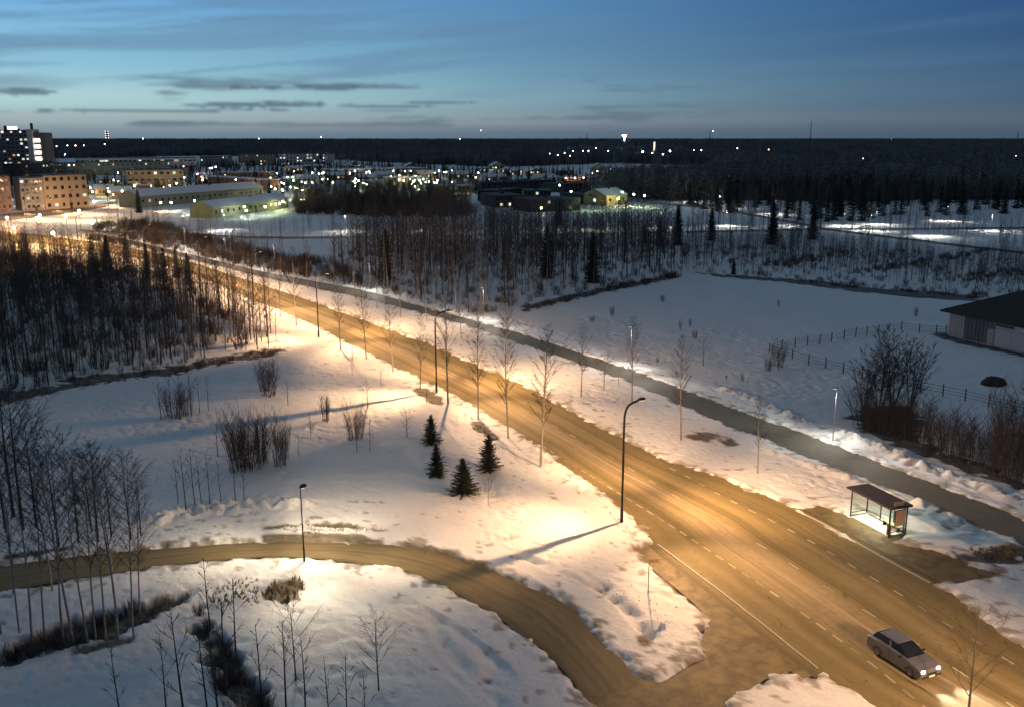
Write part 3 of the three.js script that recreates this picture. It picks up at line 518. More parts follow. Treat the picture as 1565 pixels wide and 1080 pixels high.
// ------------------------------------------------------------------ cars
const carPaint = new THREE.MeshPhysicalMaterial({ color: rgb(0.17, 0.165, 0.17), roughness: 0.35, metalness: 0.3, clearcoat: 1, clearcoatRoughness: 0.08 });
const carGlass = std([0.012, 0.014, 0.016], 0.06, 0), rubber = std([0.015, 0.015, 0.015], 0.9), alloy = std([0.4, 0.4, 0.42], 0.35, 0.9), plastic = std([0.02, 0.02, 0.02], 0.6);
function makeCar(label, lit) {                 // front along +x, origin under the middle
  const o = thing('car', label, 'car');
  const prof = [[-2.12, 0.35], [-2.18, 0.62], [-2.12, 0.95], [-1.98, 1.02], [-1.2, 1.06], [0.75, 0.98], [1.55, 0.86], [2.02, 0.72], [2.14, 0.55], [2.12, 0.32], [1.75, 0.25], [-1.8, 0.25]];
  const wheelX = [-1.3, 1.32];
  const s = new THREE.Shape(prof.map((v) => new THREE.Vector2(...v)));
  const body = part(o, 'body', new THREE.ExtrudeGeometry(s, { depth: 1.56, bevelEnabled: true, bevelThickness: 0.1, bevelSize: 0.07, bevelSegments: 3, curveSegments: 6 }).translate(0, 0, -0.78), carPaint);
  const cab = new THREE.Shape([[-1.95, 1.0], [-1.72, 1.36], [-1.3, 1.47], [-0.2, 1.5], [0.25, 1.42], [1.0, 0.98]].map((v) => new THREE.Vector2(...v)));
  const cg = new THREE.ExtrudeGeometry(cab, { depth: 1.32, bevelEnabled: true, bevelThickness: 0.1, bevelSize: 0.03, bevelSegments: 2 }).translate(0, 0, -0.66), cp = cg.attributes.position;
  for (let i = 0; i < cp.count; i++) cp.setZ(i, cp.getZ(i) * (1 - 0.22 * clamp((cp.getY(i) - 1) / 0.5)));
  cg.computeVertexNormals();
  part(o, 'window_glass', cg, carGlass);
  const rg = new RoundedBoxGeometry(1.5, 0.07, 1.2, 2, 0.03).translate(-0.72, 1.505, 0); part(o, 'roof', rg, carPaint);
  for (const sx of [-1, 1]) { const pi = part(o, 'pillar', box(0.09, 0.5, 0.06, -0.45, 1.25, sx * 0.72), carPaint); pi.rotation.x = sx * 0.0; part(o, 'mirror', new RoundedBoxGeometry(0.12, 0.14, 0.2, 2, 0.04).translate(0.62, 1.05, sx * 0.98), plastic); part(o, 'door_seam', box(0.02, 0.6, 0.012, -0.35, 0.7, sx * 0.885), plastic); }
  for (const x of wheelX) for (const sx of [-1, 1]) {
    const w = part(o, 'wheel', new THREE.TorusGeometry(0.25, 0.085, 10, 24).translate(x, 0.33, sx * 0.8), rubber); part(w, 'rim', new THREE.CylinderGeometry(0.2, 0.2, 0.12, 18).rotateX(Math.PI / 2).translate(x, 0.33, sx * 0.81), alloy);
    part(o, 'wheel_arch', new THREE.TorusGeometry(0.37, 0.03, 6, 20, Math.PI).translate(x, 0.33, sx * 0.875), plastic);
  }
  part(o, 'grille', box(0.06, 0.2, 0.8, 2.185, 0.5, 0), plastic); part(o, 'bumper', new RoundedBoxGeometry(0.16, 0.18, 1.66, 2, 0.06).translate(2.13, 0.36, 0), plastic);
  part(o, 'number_plate', box(0.03, 0.11, 0.46, 2.225, 0.38, 0), std([0.7, 0.7, 0.68], 0.6));
  for (const sx of [-1, 1]) {
    part(o, 'headlight', new THREE.SphereGeometry(0.5, 14, 10).scale(0.24, 0.2, 0.42).translate(2.05, 0.68, sx * 0.62), glow([1, 0.98, 0.95], lit ? 40 : 3));
    part(o, 'tail_light', box(0.06, 0.16, 0.32, -2.2, 0.85, sx * 0.62), glow([1, 0.05, 0.03], 4));
    if (lit) spot(o, [1, 0.95, 0.86], 150, [2.3, 0.66, sx * 0.62], [14, -0.35, sx * 0.9], 0.5, 0.9, 4);
  }
  return o;
}
{
  const a = P(1412, 1029, 0.65), b = P(1434, 1021, 0.65), c = P(1308, 962, 0.65), d = P(1330, 957, 0.65);
  const f = a.clone().add(b).multiplyScalar(0.5), r = c.add(d).multiplyScalar(0.5), dir = f.clone().sub(r).normalize();
  const o = makeCar('dark grey car with bright white headlights driving on the main road', true);
  o.position.set(f.x - dir.x * 2.1, 0.012, f.z - dir.z * 2.1); o.rotation.y = Math.atan2(-dir.z, dir.x);
  const far = makeCar('small dark car with red tail lights on the town road', false); const p = P(45, 331); far.position.set(p.x, 0.16, p.z); far.rotation.y = 0.5; tag(far, null, null, 'cars on the town road');
  const q = P(88, 326); copy(far, q.x, 0.16, q.z, 0.62); 
}
// ------------------------------------------------------------------ dark-roofed hall, fences, rock
{
  const A = P(1449, 514), B = P(1600, 549), W = 46, turn = Math.atan2(-(B.z - A.z), B.x - A.x), h = heightOf(1449, 514, 474), D = 26;
  const o = thing('storage_hall', 'low storage hall with big dark hipped roof and grey panel walls', 'building', A.x, 0, A.z, turn);
  const l = Math.hypot(B.x - A.x, B.z - A.z) / 151;              // metres per pixel along the wall
  part(o, 'wall', box(W, h, D, W / 2, h / 2, -D / 2), std([0.4, 0.42, 0.42], 0.85));
  const seg = (x0, x1, y0, y1, c, n) => part(o, n, box(x1 - x0, y1 - y0, 0.12, (x0 + x1) / 2, (y0 + y1) / 2, 0.06), std(c, 0.8));
  const X = (px) => (px - 1449) * l;
  for (let k = 0; k < 6; k++) seg(X(1449) + k * X(1475) / 6 + 0.03, X(1449) + (k + 1) * X(1475) / 6 - 0.03, 0.3, h, [0.4 + 0.04 * hash(k, 1, 2), 0.42, 0.4], 'wall_panel');
  seg(X(1476), X(1511), 0.3, h, [0.12, 0.135, 0.16], 'sliding_door'); for (let k = 1; k < 6; k++) { const x = X(1476) + (X(1511) - X(1476)) * k / 6; part(o, 'door_rib', box(0.08, h - 0.3, 0.06, x, h / 2, 0.15), std([0.09, 0.1, 0.12], 0.7)); }
  seg(X(1512), X(1523), 0.3, h * 0.62, [0.33, 0.36, 0.4], 'door'); seg(X(1512), X(1523), h * 0.62 + 0.05, h, [0.13, 0.15, 0.18], 'wall_panel');
  for (let k = 0; k < 8; k++) seg(X(1524) + k * 3, X(1524) + k * 3 + 2.95, 0.3, h * 0.68, [0.42, 0.46 + 0.04 * hash(k, 2, 2), 0.46], 'wall_panel');
  const sb = seg(X(1526), X(1526) + 12, h * 0.7, h - 0.1, [0.5, 0.56, 0.6], 'sign_board');
  const cv = document.createElement('canvas'); cv.width = 256; cv.height = 64; const c2 = cv.getContext('2d'); c2.fillStyle = '#9aa0a4'; c2.fillRect(0, 0, 256, 64); c2.fillStyle = '#20242a'; for (let k = 0; k < 7; k++) { c2.fillRect(12 + k * 33, 16 + (k % 3) * 2, 27, 30); } const ct = new THREE.CanvasTexture(cv); ct.colorSpace = THREE.SRGBColorSpace;
  part(sb, 'sign_face', new THREE.PlaneGeometry(3.6, 0.8).translate(X(1538), h * 0.82, 0.14), new THREE.MeshStandardMaterial({ map: ct, roughness: 0.8 }));
  const e = 1.1, R = 5.2, rin = 9, V = [[-e, h, e], [W + e, h, e], [W + e, h, -D - e], [-e, h, -D - e], [rin, h + R, -D / 2], [W - rin, h + R, -D / 2]];
  const gb = new GB(); for (const t of [[0, 1, 5], [0, 5, 4], [1, 2, 5], [2, 3, 4], [2, 4, 5], [3, 0, 4]]) gb.tri(V[t[0]], V[t[1]], V[t[2]]);
  part(o, 'roof', gb.geo(), std([0.022, 0.02, 0.02], 0.9)); part(o, 'fascia', box(W + 2 * e, 0.3, D + 2 * e, W / 2, h - 0.16, -D / 2), std([0.03, 0.03, 0.032], 0.8));
}
const wood = std([0.07, 0.06, 0.05], 0.9);
function fence(posts, label) {
  const a = P(...posts[0]), o = thing('wire_fence', label, 'fence', a.x, 0, a.z); const pg = cyl(0.085, 0.07, 1.75, 0, -0.1, 0, 6); let prev = null;
  for (const [px, py] of posts) {
    const p = P(px, py), y = groundY(p.x, p.z), m = part(o, 'post', pg, wood); m.position.set(p.x - a.x, y, p.z - a.z);
    if (prev) { const gb = new GB(); for (const h of [0.5, 0.9, 1.3]) gb.tube([prev[0], prev[1] + h, prev[2]], [p.x - a.x, y + h, p.z - a.z], 0.03, 0.03, 3); part(o, 'wire', gb.geo(), wood); }
    prev = [p.x - a.x, y, p.z - a.z];
  }
}
fence([[1176, 540], [1195, 536], [1215, 533], [1234, 530], [1253, 527], [1271, 524], [1290, 520], [1308, 517], [1325, 514], [1343, 511], [1359, 508], [1378, 506]], 'post and wire fence running towards the dark roofed hall');
fence([[1180, 543], [1211, 550], [1236, 558], [1262, 563], [1289, 570], [1318, 578], [1350, 585], [1380, 593], [1407, 599], [1441, 607], [1475, 615], [1511, 624], [1550, 633], [1590, 642]], 'post and wire fence passing behind the big leafless thicket');
fence([[1378, 506], [1405, 510], [1431, 513], [1446, 513]], 'short post and wire fence ending at the hall wall');
{
  const p = P(1519, 589), g = new THREE.IcosahedronGeometry(1.3, 4), q = g.attributes.position;
  for (let i = 0; i < q.count; i++) { const x = q.getX(i), y = q.getY(i), z = q.getZ(i), k = 0.8 + 0.5 * fbm(x * 1.3 + 5, z * 1.3 + y * 1.7, 4, 3); q.setXYZ(i, x * 1.25 * k, Math.max(y * 0.8 * k, -0.3), z * k); }
  g.computeVertexNormals(); const r = top('earth_mound', g, std([0.035, 0.03, 0.026], 0.95), 'dark rounded earth mound alone on the snow field', 'mound'); r.position.set(p.x, groundY(p.x, p.z), p.z);
}
for (const [px, py] of [[1478, 728], [1554, 737], [1452, 707]]) { const p = P(px, py), o = thing('snow_stake', 'thin dark snow stake stuck in the snow by the cycle path', 'stake', p.x, groundY(p.x, p.z) - 0.1, p.z, 0, 'snow stakes by the cycle path'); part(o, 'rod', cyl(0.035, 0.025, 1.7, 0, 0, 0, 6), wood); part(o, 'reflector', cyl(0.042, 0.042, 0.12, 0, 1.45, 0, 8), std([0.5, 0.5, 0.48], 0.4)); }
console.log('objects');

// ------------------------------------------------------------------ trees: a few plants of each kind are built, then copied
const barkMap = tex(64, 256, (i, j) => {
  const v = wrapN(i, 64, (a) => fbm(a / 9, j / 4, 3, 5)), m = sstep(0.60, 0.68, v) , k = 0.33 + 0.16 * (hash(i, j, 9) - 0.5), big = sstep(0.7, 0.8, noise(2, j / 7, 6)) * noise(i / 20, j / 9, 4);
  return mix3([k, k * 0.93, k * 0.84], [0.07, 0.06, 0.055], Math.max(m, big * 0.7));
});
const rowBark = std([0.8, 0.76, 0.7], 0.85, 0, { map: barkMap }), twigDark = std([0.03, 0.023, 0.02], 0.9), birchBark = std(0xffffff, 0.85, 0, { map: barkMap }), greyBark = std([0.055, 0.046, 0.04], 0.9), twigBrown = std([0.05, 0.038, 0.033], 0.9), twigRed = std([0.055, 0.04, 0.034], 0.9);
function bareTree(o) {                         // -> [trunk geometry, crown geometry], one metre tall; h scales it
  const { h, prim, sub, twig, r = 0.011, minR = 0.008, from = 0.22, spread = 0.2, up = 0.9, stems = 1, lean = 0.03, sides = 6 } = o;
  const t = new GB(), c = new GB();
  for (let s = 0; s < stems; s++) {
    const az0 = rnd() * 6.283, tilt = stems > 1 ? rr(0.08, 0.22) : lean, hs = stems > 1 ? h * rr(0.7, 1) : h, R = r * hs * (stems > 1 ? 0.7 : 1);
    const pts = [[0, -0.3, 0]], seg = 6; let x = 0, z = 0, a = az0;
    for (let k = 1; k <= seg; k++) { a += rr(-0.8, 0.8); const st = hs / seg * tilt * (stems > 1 ? 1.5 : 1); x += Math.cos(stems > 1 ? az0 : a) * st; z += Math.sin(stems > 1 ? az0 : a) * st; pts.push([x, hs * k / seg, z]); }
    const at = (f) => { const q = clamp(f) * seg, k = Math.min(seg - 1, Math.floor(q)), u = q - k, A = pts[k], B = pts[k + 1]; return [lerp(A[0], B[0], u), lerp(Math.max(A[1], 0), B[1], u), lerp(A[2], B[2], u)]; };
    for (let k = 0; k < seg; k++) t.tube(pts[k], pts[k + 1], R * (1 - k / seg * 0.93) + minR * 0.6, R * (1 - (k + 1) / seg * 0.93) + minR * 0.6, sides, k * hs / seg * 0.35, (k + 1) * hs / seg * 0.35);
    for (let p = 0; p < prim; p++) {
      const f = from + (0.98 - from) * Math.pow((p + rnd()) / prim, 0.9), b = at(f), az = p * 2.4 + rr(-0.5, 0.5) + az0;
      const L = hs * spread * (0.35 + 1.0 * Math.sin(Math.PI * Math.pow(clamp((f - from) / (1 - from) * 0.82 + 0.18), 0.8))) * rr(0.7, 1.15), v = up * rr(0.75, 1.3);
      const n = Math.hypot(1, v), d = [Math.cos(az) / n, v / n, Math.sin(az) / n], br = Math.max(minR, R * (1 - f) * 0.42);
      const m = [b[0] + d[0] * L * 0.5, b[1] + d[1] * L * 0.5, b[2] + d[2] * L * 0.5], e = [b[0] + d[0] * L, b[1] + d[1] * L * 1.06, b[2] + d[2] * L];
      c.tube(b, m, br, br * 0.7); c.tube(m, e, br * 0.7, minR * 0.6);
      for (let q = 0; q < sub; q++) {
        const u = rr(0.25, 1), s0 = [lerp(b[0], e[0], u), lerp(b[1], e[1], u), lerp(b[2], e[2], u)], l2 = L * rr(0.28, 0.5) * (1.15 - u * 0.5), a2 = az + rr(-1.3, 1.3), v2 = up * rr(0.3, 1.4), n2 = Math.hypot(1, v2);
        const e2 = [s0[0] + Math.cos(a2) / n2 * l2, s0[1] + v2 / n2 * l2, s0[2] + Math.sin(a2) / n2 * l2];
        c.tube(s0, e2, Math.max(minR * 0.85, br * 0.45), minR * 0.5);
        for (let w = 0; w < twig; w++) {
          const u3 = rr(0.2, 1), s3 = [lerp(s0[0], e2[0], u3), lerp(s0[1], e2[1], u3), lerp(s0[2], e2[2], u3)], l3 = l2 * rr(0.35, 0.65), a3 = a2 + rr(-1.5, 1.5), v3 = rr(-0.2, 1.1);
          c.tube(s3, [s3[0] + Math.cos(a3) * l3 * 0.75, s3[1] + v3 * l3 * 0.75, s3[2] + Math.sin(a3) * l3 * 0.75], minR * 0.7, minR * 0.35);
        }
      }
    }
  }
  return [t.geo(), c.geo()];
}
function spruceTree(h, whorls, arms, sprays, rBase = 0.2, wide = 0.1) {
  const t = new GB(), c = new GB(); t.tube([0, -0.2, 0], [0, h * 0.97, 0], 0.013 * h, 0.002 * h, 6);
  for (let w = 0; w < whorls; w++) {
    const f = 0.04 + 0.95 * w / whorls, y = h * f, L0 = h * rBase * Math.pow(1 - f, 0.85) + h * 0.012;
    for (let a = 0; a < arms; a++) {
      const az = a / arms * 6.283 + w * 1.7 + rr(-0.25, 0.25), L = L0 * rr(0.5, 1.25), droop = lerp(-0.28, 0.7, f) * L, yy = y + rr(-0.5, 0.5) * h / whorls;
      const ca = Math.cos(az), sa = Math.sin(az), pt = (u) => [ca * L * u, yy + droop * u + (1 - f) * 0.18 * L * u * u, sa * L * u];
      c.tube(pt(0), pt(1), 0.004 * h * (1 - f) + 0.004, 0.003);
      for (let s = 0; s < sprays; s++) {
        const u = (s + 0.6) / sprays, p = pt(u), q = pt(Math.min(1.08, u + 0.9 / sprays)), wd = h * wide * (1 - u * 0.55) * (1.05 - f) * rr(0.5, 0.9) + 0.02 * h;
        for (const sd of [-1, 1]) { const e = [q[0] - sa * wd * sd, q[1] - wd * rr(0.15, 0.5), q[2] + ca * wd * sd]; c.tri(p, q, e); c.tri(p, [lerp(p[0], q[0], 0.4), p[1] - wd * 0.45, lerp(p[2], q[2], 0.4)], [lerp(q[0], e[0], 0.55), q[1] - wd * 0.5, lerp(q[2], e[2], 0.55)]); }
      }
    }
  }
  return [t.geo(), c.geo()];
}
function bush(stems, h, spread, minR, twigs) {
  const c = new GB();
  for (let s = 0; s < stems; s++) {
    const az = rnd() * 6.283, r0 = Math.sqrt(rnd()) * spread * 0.45, hh = h * rr(0.5, 1), out = rr(0.1, 0.5) * spread, b = [Math.cos(az) * r0, -0.1, Math.sin(az) * r0], a2 = az + rr(-0.7, 0.7), e = [b[0] + Math.cos(a2) * out, hh, b[2] + Math.sin(a2) * out];
    const m = [lerp(b[0], e[0], 0.4), hh * 0.5, lerp(b[2], e[2], 0.4)]; c.tube(b, m, minR * 1.5, minR); c.tube(m, e, minR, minR * 0.45);
    for (let k = 0; k < twigs; k++) { const u = rr(0.25, 1), p = u < 0.5 ? [lerp(b[0], m[0], u * 2), lerp(b[1], m[1], u * 2), lerp(b[2], m[2], u * 2)] : [lerp(m[0], e[0], u * 2 - 1), lerp(m[1], e[1], u * 2 - 1), lerp(m[2], e[2], u * 2 - 1)], l = hh * rr(0.12, 0.3), a3 = rnd() * 6.283; c.tube(p, [p[0] + Math.cos(a3) * l * 0.5, p[1] + l, p[2] + Math.sin(a3) * l * 0.5], minR * 0.7, minR * 0.35); }
  }
  return c.geo();
}
function proto(name, label, group, [tg, cg], tm, cm, crown = 'crown') {
  const o = new THREE.Group(); o.name = name; tag(o, label, 'tree', group); part(o, 'trunk', tg, tm); part(o, crown, cg, cm); return o;
}
function plant(p, x, z, h, H0, label, group, turn = rnd() * 6.283, wide = 1) {   // copy prototype p (built H0 tall) at height h
  const c = p.clone(); c.name = numbered(p.name); const s = h / H0; c.position.set(x, groundY(x, z), z); c.rotation.y = turn; c.scale.set(s * wide, s, s * wide);
  c.userData = { label: label ?? p.userData.label, category: p.userData.category, group: group ?? p.userData.group }; scene.add(c); return c;
}
const pick = (a) => a[Math.floor(rnd() * a.length)];
// --- near birches
const nearBirch = [0, 1, 2, 3, 4].map(() => proto('birch_tree', '', '', bareTree({ h: 12, prim: 38, sub: 7, twig: 3, minR: 0.0115, r: 0.0082, from: 0.28, spread: 0.125, up: 1.45, lean: 0.05 }), rowBark, twigDark));
const slimBirch = [0, 1, 2, 3].map(() => proto('birch_tree', '', '', bareTree({ h: 12, prim: 40, sub: 6, twig: 3, minR: 0.0085, r: 0.0054, from: 0.34, spread: 0.135, up: 1.2, lean: 0.06 }), birchBark, twigBrown));
const wideTree = [0, 1, 2].map(() => proto('bare_tree', '', '', bareTree({ h: 5, prim: 16, sub: 6, twig: 3, minR: 0.009, r: 0.013, from: 0.16, spread: 0.36, up: 1.1 }), greyBark, twigBrown));
const sapling = [0, 1, 2].map(() => proto('sapling', '', '', bareTree({ h: 3, prim: 9, sub: 3, twig: 1, minR: 0.008, r: 0.008, from: 0.2, spread: 0.16, up: 1.5, sides: 5 }), greyBark, twigBrown));
const midBirch = [0, 1, 2, 3].map(() => proto('birch_tree', '', '', bareTree({ h: 12, prim: 24, sub: 5, twig: 2, minR: 0.0135, r: 0.0078, from: 0.3, spread: 0.14, up: 1.25, sides: 5, lean: 0.06 }), birchBark, twigBrown));
const midDark = [0, 1, 2].map(() => proto('bare_tree', '', '', bareTree({ h: 12, prim: 24, sub: 5, twig: 2, minR: 0.014, r: 0.008, from: 0.2, spread: 0.16, up: 1.2, sides: 5, lean: 0.06 }), greyBark, twigBrown));
const ROWL = 'young bare birch in the row between the snowy verge and the carriageway', ROWR = 'bare birch on the snow strip between main road and cycle path';
const at = (px, py, tpy, protos, H0, label, group, wide = 1) => { const p = P(px, py); return plant(pick(protos), p.x, p.z, heightOf(px, py, tpy), H0, label, group, undefined, wide); };
for (const [x, y, t] of [[404, 476, 385], [428, 486, 395], [453, 499, 378], [520, 535, 428], [560, 550, 428], [601, 570, 450], [642, 595, 478], [685, 618, 438], [731, 641, 493], [777, 672, 488], [826, 716, 498], [380, 470, 370], [352, 460, 372], [540, 562, 540 - 6]]) if (y - t > 20) at(x, y, t, nearBirch, 12, ROWL, 'birches in the roadside row');
for (const [x, y, t] of [[512, 447, 372], [543, 457, 378], [576, 472, 380], [612, 486, 398], [652, 492, 420], [776, 558, 438], [888, 608, 498], [966, 617, 488], [1041, 675, 516], [1158, 726, 608], [430, 430, 360], [470, 440, 366], [705, 520, 430], [730, 525, 452]]) at(x, y, t, nearBirch, 12, ROWR, 'birches between road and cycle path');
for (const [x, y, t] of [[923, 596, 544], [945, 590, 556], [1190, 565, 520], [1075, 560, 520]]) at(x, y, t, wideTree, 5, 'small bare sapling on the snow beside the cycle path', 'small trees by the cycle path');
// --- wood by the ditch, lower left of the side road
const DITCH = 'tall slender birch with pale trunk growing along the dark ditch';
for (const [x, y, t] of [[2, 973, 700], [29, 970, 690], [47, 973, 660], [66, 968, 680], [95, 975, 650], [112, 980, 640], [135, 987, 668], [146, 981, 690], [162, 982, 690], [180, 980, 675], [204, 981, 700], [212, 930, 730], [80, 905, 640], [20, 910, 600], [172, 880, 700]]) at(x, y, t, slimBirch, 12, DITCH, 'birches along the ditch', rr(0.9, 1.15));
for (const [x, y, t] of [[322, 969, 860], [281, 1095, 930], [317, 1090, 960], [345, 1060, 905], [185, 1110, 990], [437, 1095, 950], [467, 1110, 975], [400, 1075, 940], [335, 1110, 940], [505, 1120, 1010], [530, 1110, 1000], [560, 1130, 1030], [372, 1090, 985], [255, 1100, 985], [360, 1000, 890]]) at(x, y, t, sapling, 3, 'thin bare sapling in the snow beside the second ditch', 'saplings by the second ditch', 1.2);
at(452, 1038, 922, wideTree, 5, 'many branched bare tree near the side road lamp', null, 0.8);
at(579, 1058, 948, wideTree, 5, 'forked bare tree standing alone beside the curved sled tracks', null, 0.9);
at(1480, 1096, 938, wideTree, 5, 'bushy bare tree at the roadside close to the passing car', null, 0.9);
at(622, 668, 626, wideTree, 5, 'round crowned little bare tree next to the four spruces', null);
at(746, 772, 724, wideTree, 5, 'spindly bare sapling in front of the four spruces', null, 0.6);
for (const [x, y, t] of [[562, 625, 582], [538, 575, 545], [582, 590, 565], [500, 645, 605], [475, 665, 630], [457, 696, 662], [545, 690, 650], [565, 690, 640], [332, 695, 640], [347, 692, 660], [440, 620, 580], [652, 618, 595]]) at(x, y, t, sapling, 3, 'thin bare sapling scattered on the open snow slope', 'saplings on the snow slope', 1.3);
for (const [x, y, t] of [[284, 781, 690], [298, 778, 695], [308, 776, 705], [321, 774, 700], [338, 773, 712], [360, 771, 700], [373, 768, 705], [272, 772, 705], [246, 640, 575], [262, 637, 570], [275, 640, 572], [292, 636, 560], [305, 632, 575], [318, 628, 575]]) at(x, y, t, sapling, 3, 'thin upright bare sapling in a line along the ploughed snow bank', 'saplings along the snow bank', 1.1);
console.log('near trees');
// --- spruces
const needle = std([0.028, 0.038, 0.018], 0.85), needleFar = std([0.026, 0.034, 0.026], 0.9);
const smallSpruce = [0, 1].map(() => { const p = proto('small_spruce', '', '', spruceTree(3.4, 26, 10, 7, 0.3, 0.055), greyBark, needle); return p; });
for (const [x, y, t, l] of [[659, 679, 634, 'small spruce beside the round crowned bare tree'], [667, 727, 679, 'small spruce standing between the other three spruces'], [708, 753, 700, 'broadest small spruce of the four on the snow slope'], [747, 721, 665, 'small spruce closest to the main road']]) { const p = P(x, y); plant(smallSpruce[y > 740 ? 1 : 0], p.x, p.z, heightOf(x, y, t), 3.4, l, 'four small spruces on the slope', undefined, y > 740 ? 1.4 : 1.15); }
const bigSpruce = [0, 1].map(() => proto('spruce_tree', '', '', spruceTree(14, 30, 9, 4, 0.17, 0.06), greyBark, needleFar));
for (const [x, y, t] of [[1008, 377, 334], [1035, 375, 312], [1087, 368, 317], [1180, 374, 306], [1242, 366, 311], [1000, 305, 262], [1121, 420, 394], [591, 428, 350], [836, 424, 342], [905, 432, 352], [165, 414, 358], [212, 326, 288], [270, 424, 375], [288, 435, 385], [225, 420, 372], [855, 345, 305], [985, 372, 345]]) at(x, y, t, bigSpruce, 14, 'tall dark spruce standing out among the bare birches', 'tall spruces among the birches');

// --- woods: the trees that show largest are things of their own, the rest one mass
const inPoly = (pl) => { const f = sdPoly(pl); return (x, z) => f(x, z, 1) < 0; };
function scatter(px, n, minD = 0) {            // n random spots inside an outline of ground pixels
  const pl = G(px), ins = inPoly(pl), xs = pl.map((p) => p[0]), zs = pl.map((p) => p[1]), out = []; let guard = n * 40;
  const cell = new Set();
  while (out.length < n && guard-- > 0) {
    const x = rr(Math.min(...xs), Math.max(...xs)), z = rr(Math.min(...zs), Math.max(...zs)); if (!ins(x, z)) continue;
    if (minD) { const k = Math.floor(x / minD) + ':' + Math.floor(z / minD); if (cell.has(k)) continue; cell.add(k); }
    if (sdNear(x, z, 3) < 1.5 || sdFar(x, z, 3) < 1.2) continue; out.push([x, z]);
  }
  return out;
}
function mass(name, geo, mat, spots, label, category, colorful = false) {   // spots: [x, z, scale, height scale]
  const m = new THREE.InstancedMesh(geo, mat, spots.length), q = new THREE.Quaternion(), up = new THREE.Vector3(0, 1, 0), M = new THREE.Matrix4();
  spots.forEach(([x, z, s, sy = s], i) => { q.setFromAxisAngle(up, rnd() * 6.283); M.compose(new THREE.Vector3(x, groundY(x, z) - 0.05, z), q, new THREE.Vector3(s, sy, s)); m.setMatrixAt(i, M); if (colorful) { const k = rr(0.45, 1.6); m.setColorAt(i, rgb(k, k * rr(0.92, 1.05), k * rr(0.85, 1.0))); } });
  m.name = numbered(name); m.castShadow = m.receiveShadow = true; scene.add(m); return tag(m, label, category, null, 'stuff');
}
const joined = ([t, c]) => mergeGeometries([t, c]);
// merged low trees for the masses: one material, dark bark
const farTree = [0, 1, 2].map(() => joined(bareTree({ h: 12, prim: 24, sub: 5, twig: 3, minR: 0.0135, r: 0.0085, from: 0.22, spread: 0.15, up: 1.25, sides: 4 })));
const farSpruce = [0, 1].map(() => joined(spruceTree(14, 16, 7, 3, 0.16, 0.08)));
const farSpruceLow = joined(spruceTree(15, 9, 6, 1, 0.17, 0.12)), farBareLow = joined(bareTree({ h: 15, prim: 13, sub: 2, twig: 0, minR: 0.05, r: 0.0085, from: 0.2, spread: 0.16, up: 1.2, sides: 3 }));
const thicket = [0, 1].map(() => bush(34, 2.2, 1.8, 0.016, 4));
const massBark = std([0.085, 0.07, 0.066], 0.9), brushMat = std([0.07, 0.055, 0.05], 0.95);
const woods = [];                              // [outline, number, share kept as things, height range, protos, label, group]
{
  const leftWood = [[-120, 640], [0, 612], [60, 598], [130, 578], [250, 562], [330, 545], [415, 535], [430, 520], [395, 500], [350, 475], [300, 448], [230, 418], [170, 404], [60, 394], [-100, 384]];
  const sp = scatter(leftWood, 1250, 1.8).sort((a, b) => b[1] - a[1]);
  sp.slice(0, 95).forEach(([x, z]) => plant(pick(midDark), x, z, rr(6.5, 10.5), 12, 'bare dark tree at the edge of the dense wood beyond the snow slope', 'edge trees of the dense wood'));
  const rest = sp.slice(95);
  farTree.forEach((g, i) => mass('bare_wood', g, massBark, rest.filter((_, k) => k % 3 === i).map(([x, z]) => { const s = rr(0.5, 0.92); return [x, z, s]; }), 'dense leafless wood between snow slope and main road', 'wood', true));
  mass('undergrowth', thicket[0], brushMat, scatter(leftWood, 650).map(([x, z]) => [x, z, rr(0.4, 1.2)]), 'dark brushwood under the dense leafless wood', 'undergrowth', true);
  mass('spruce_wood', farSpruce[0], needleFar, scatter(leftWood.slice(8), 9).map(([x, z]) => [x, z, rr(0.45, 0.75)]), 'scattered dark spruces inside the leafless wood', 'wood');
}
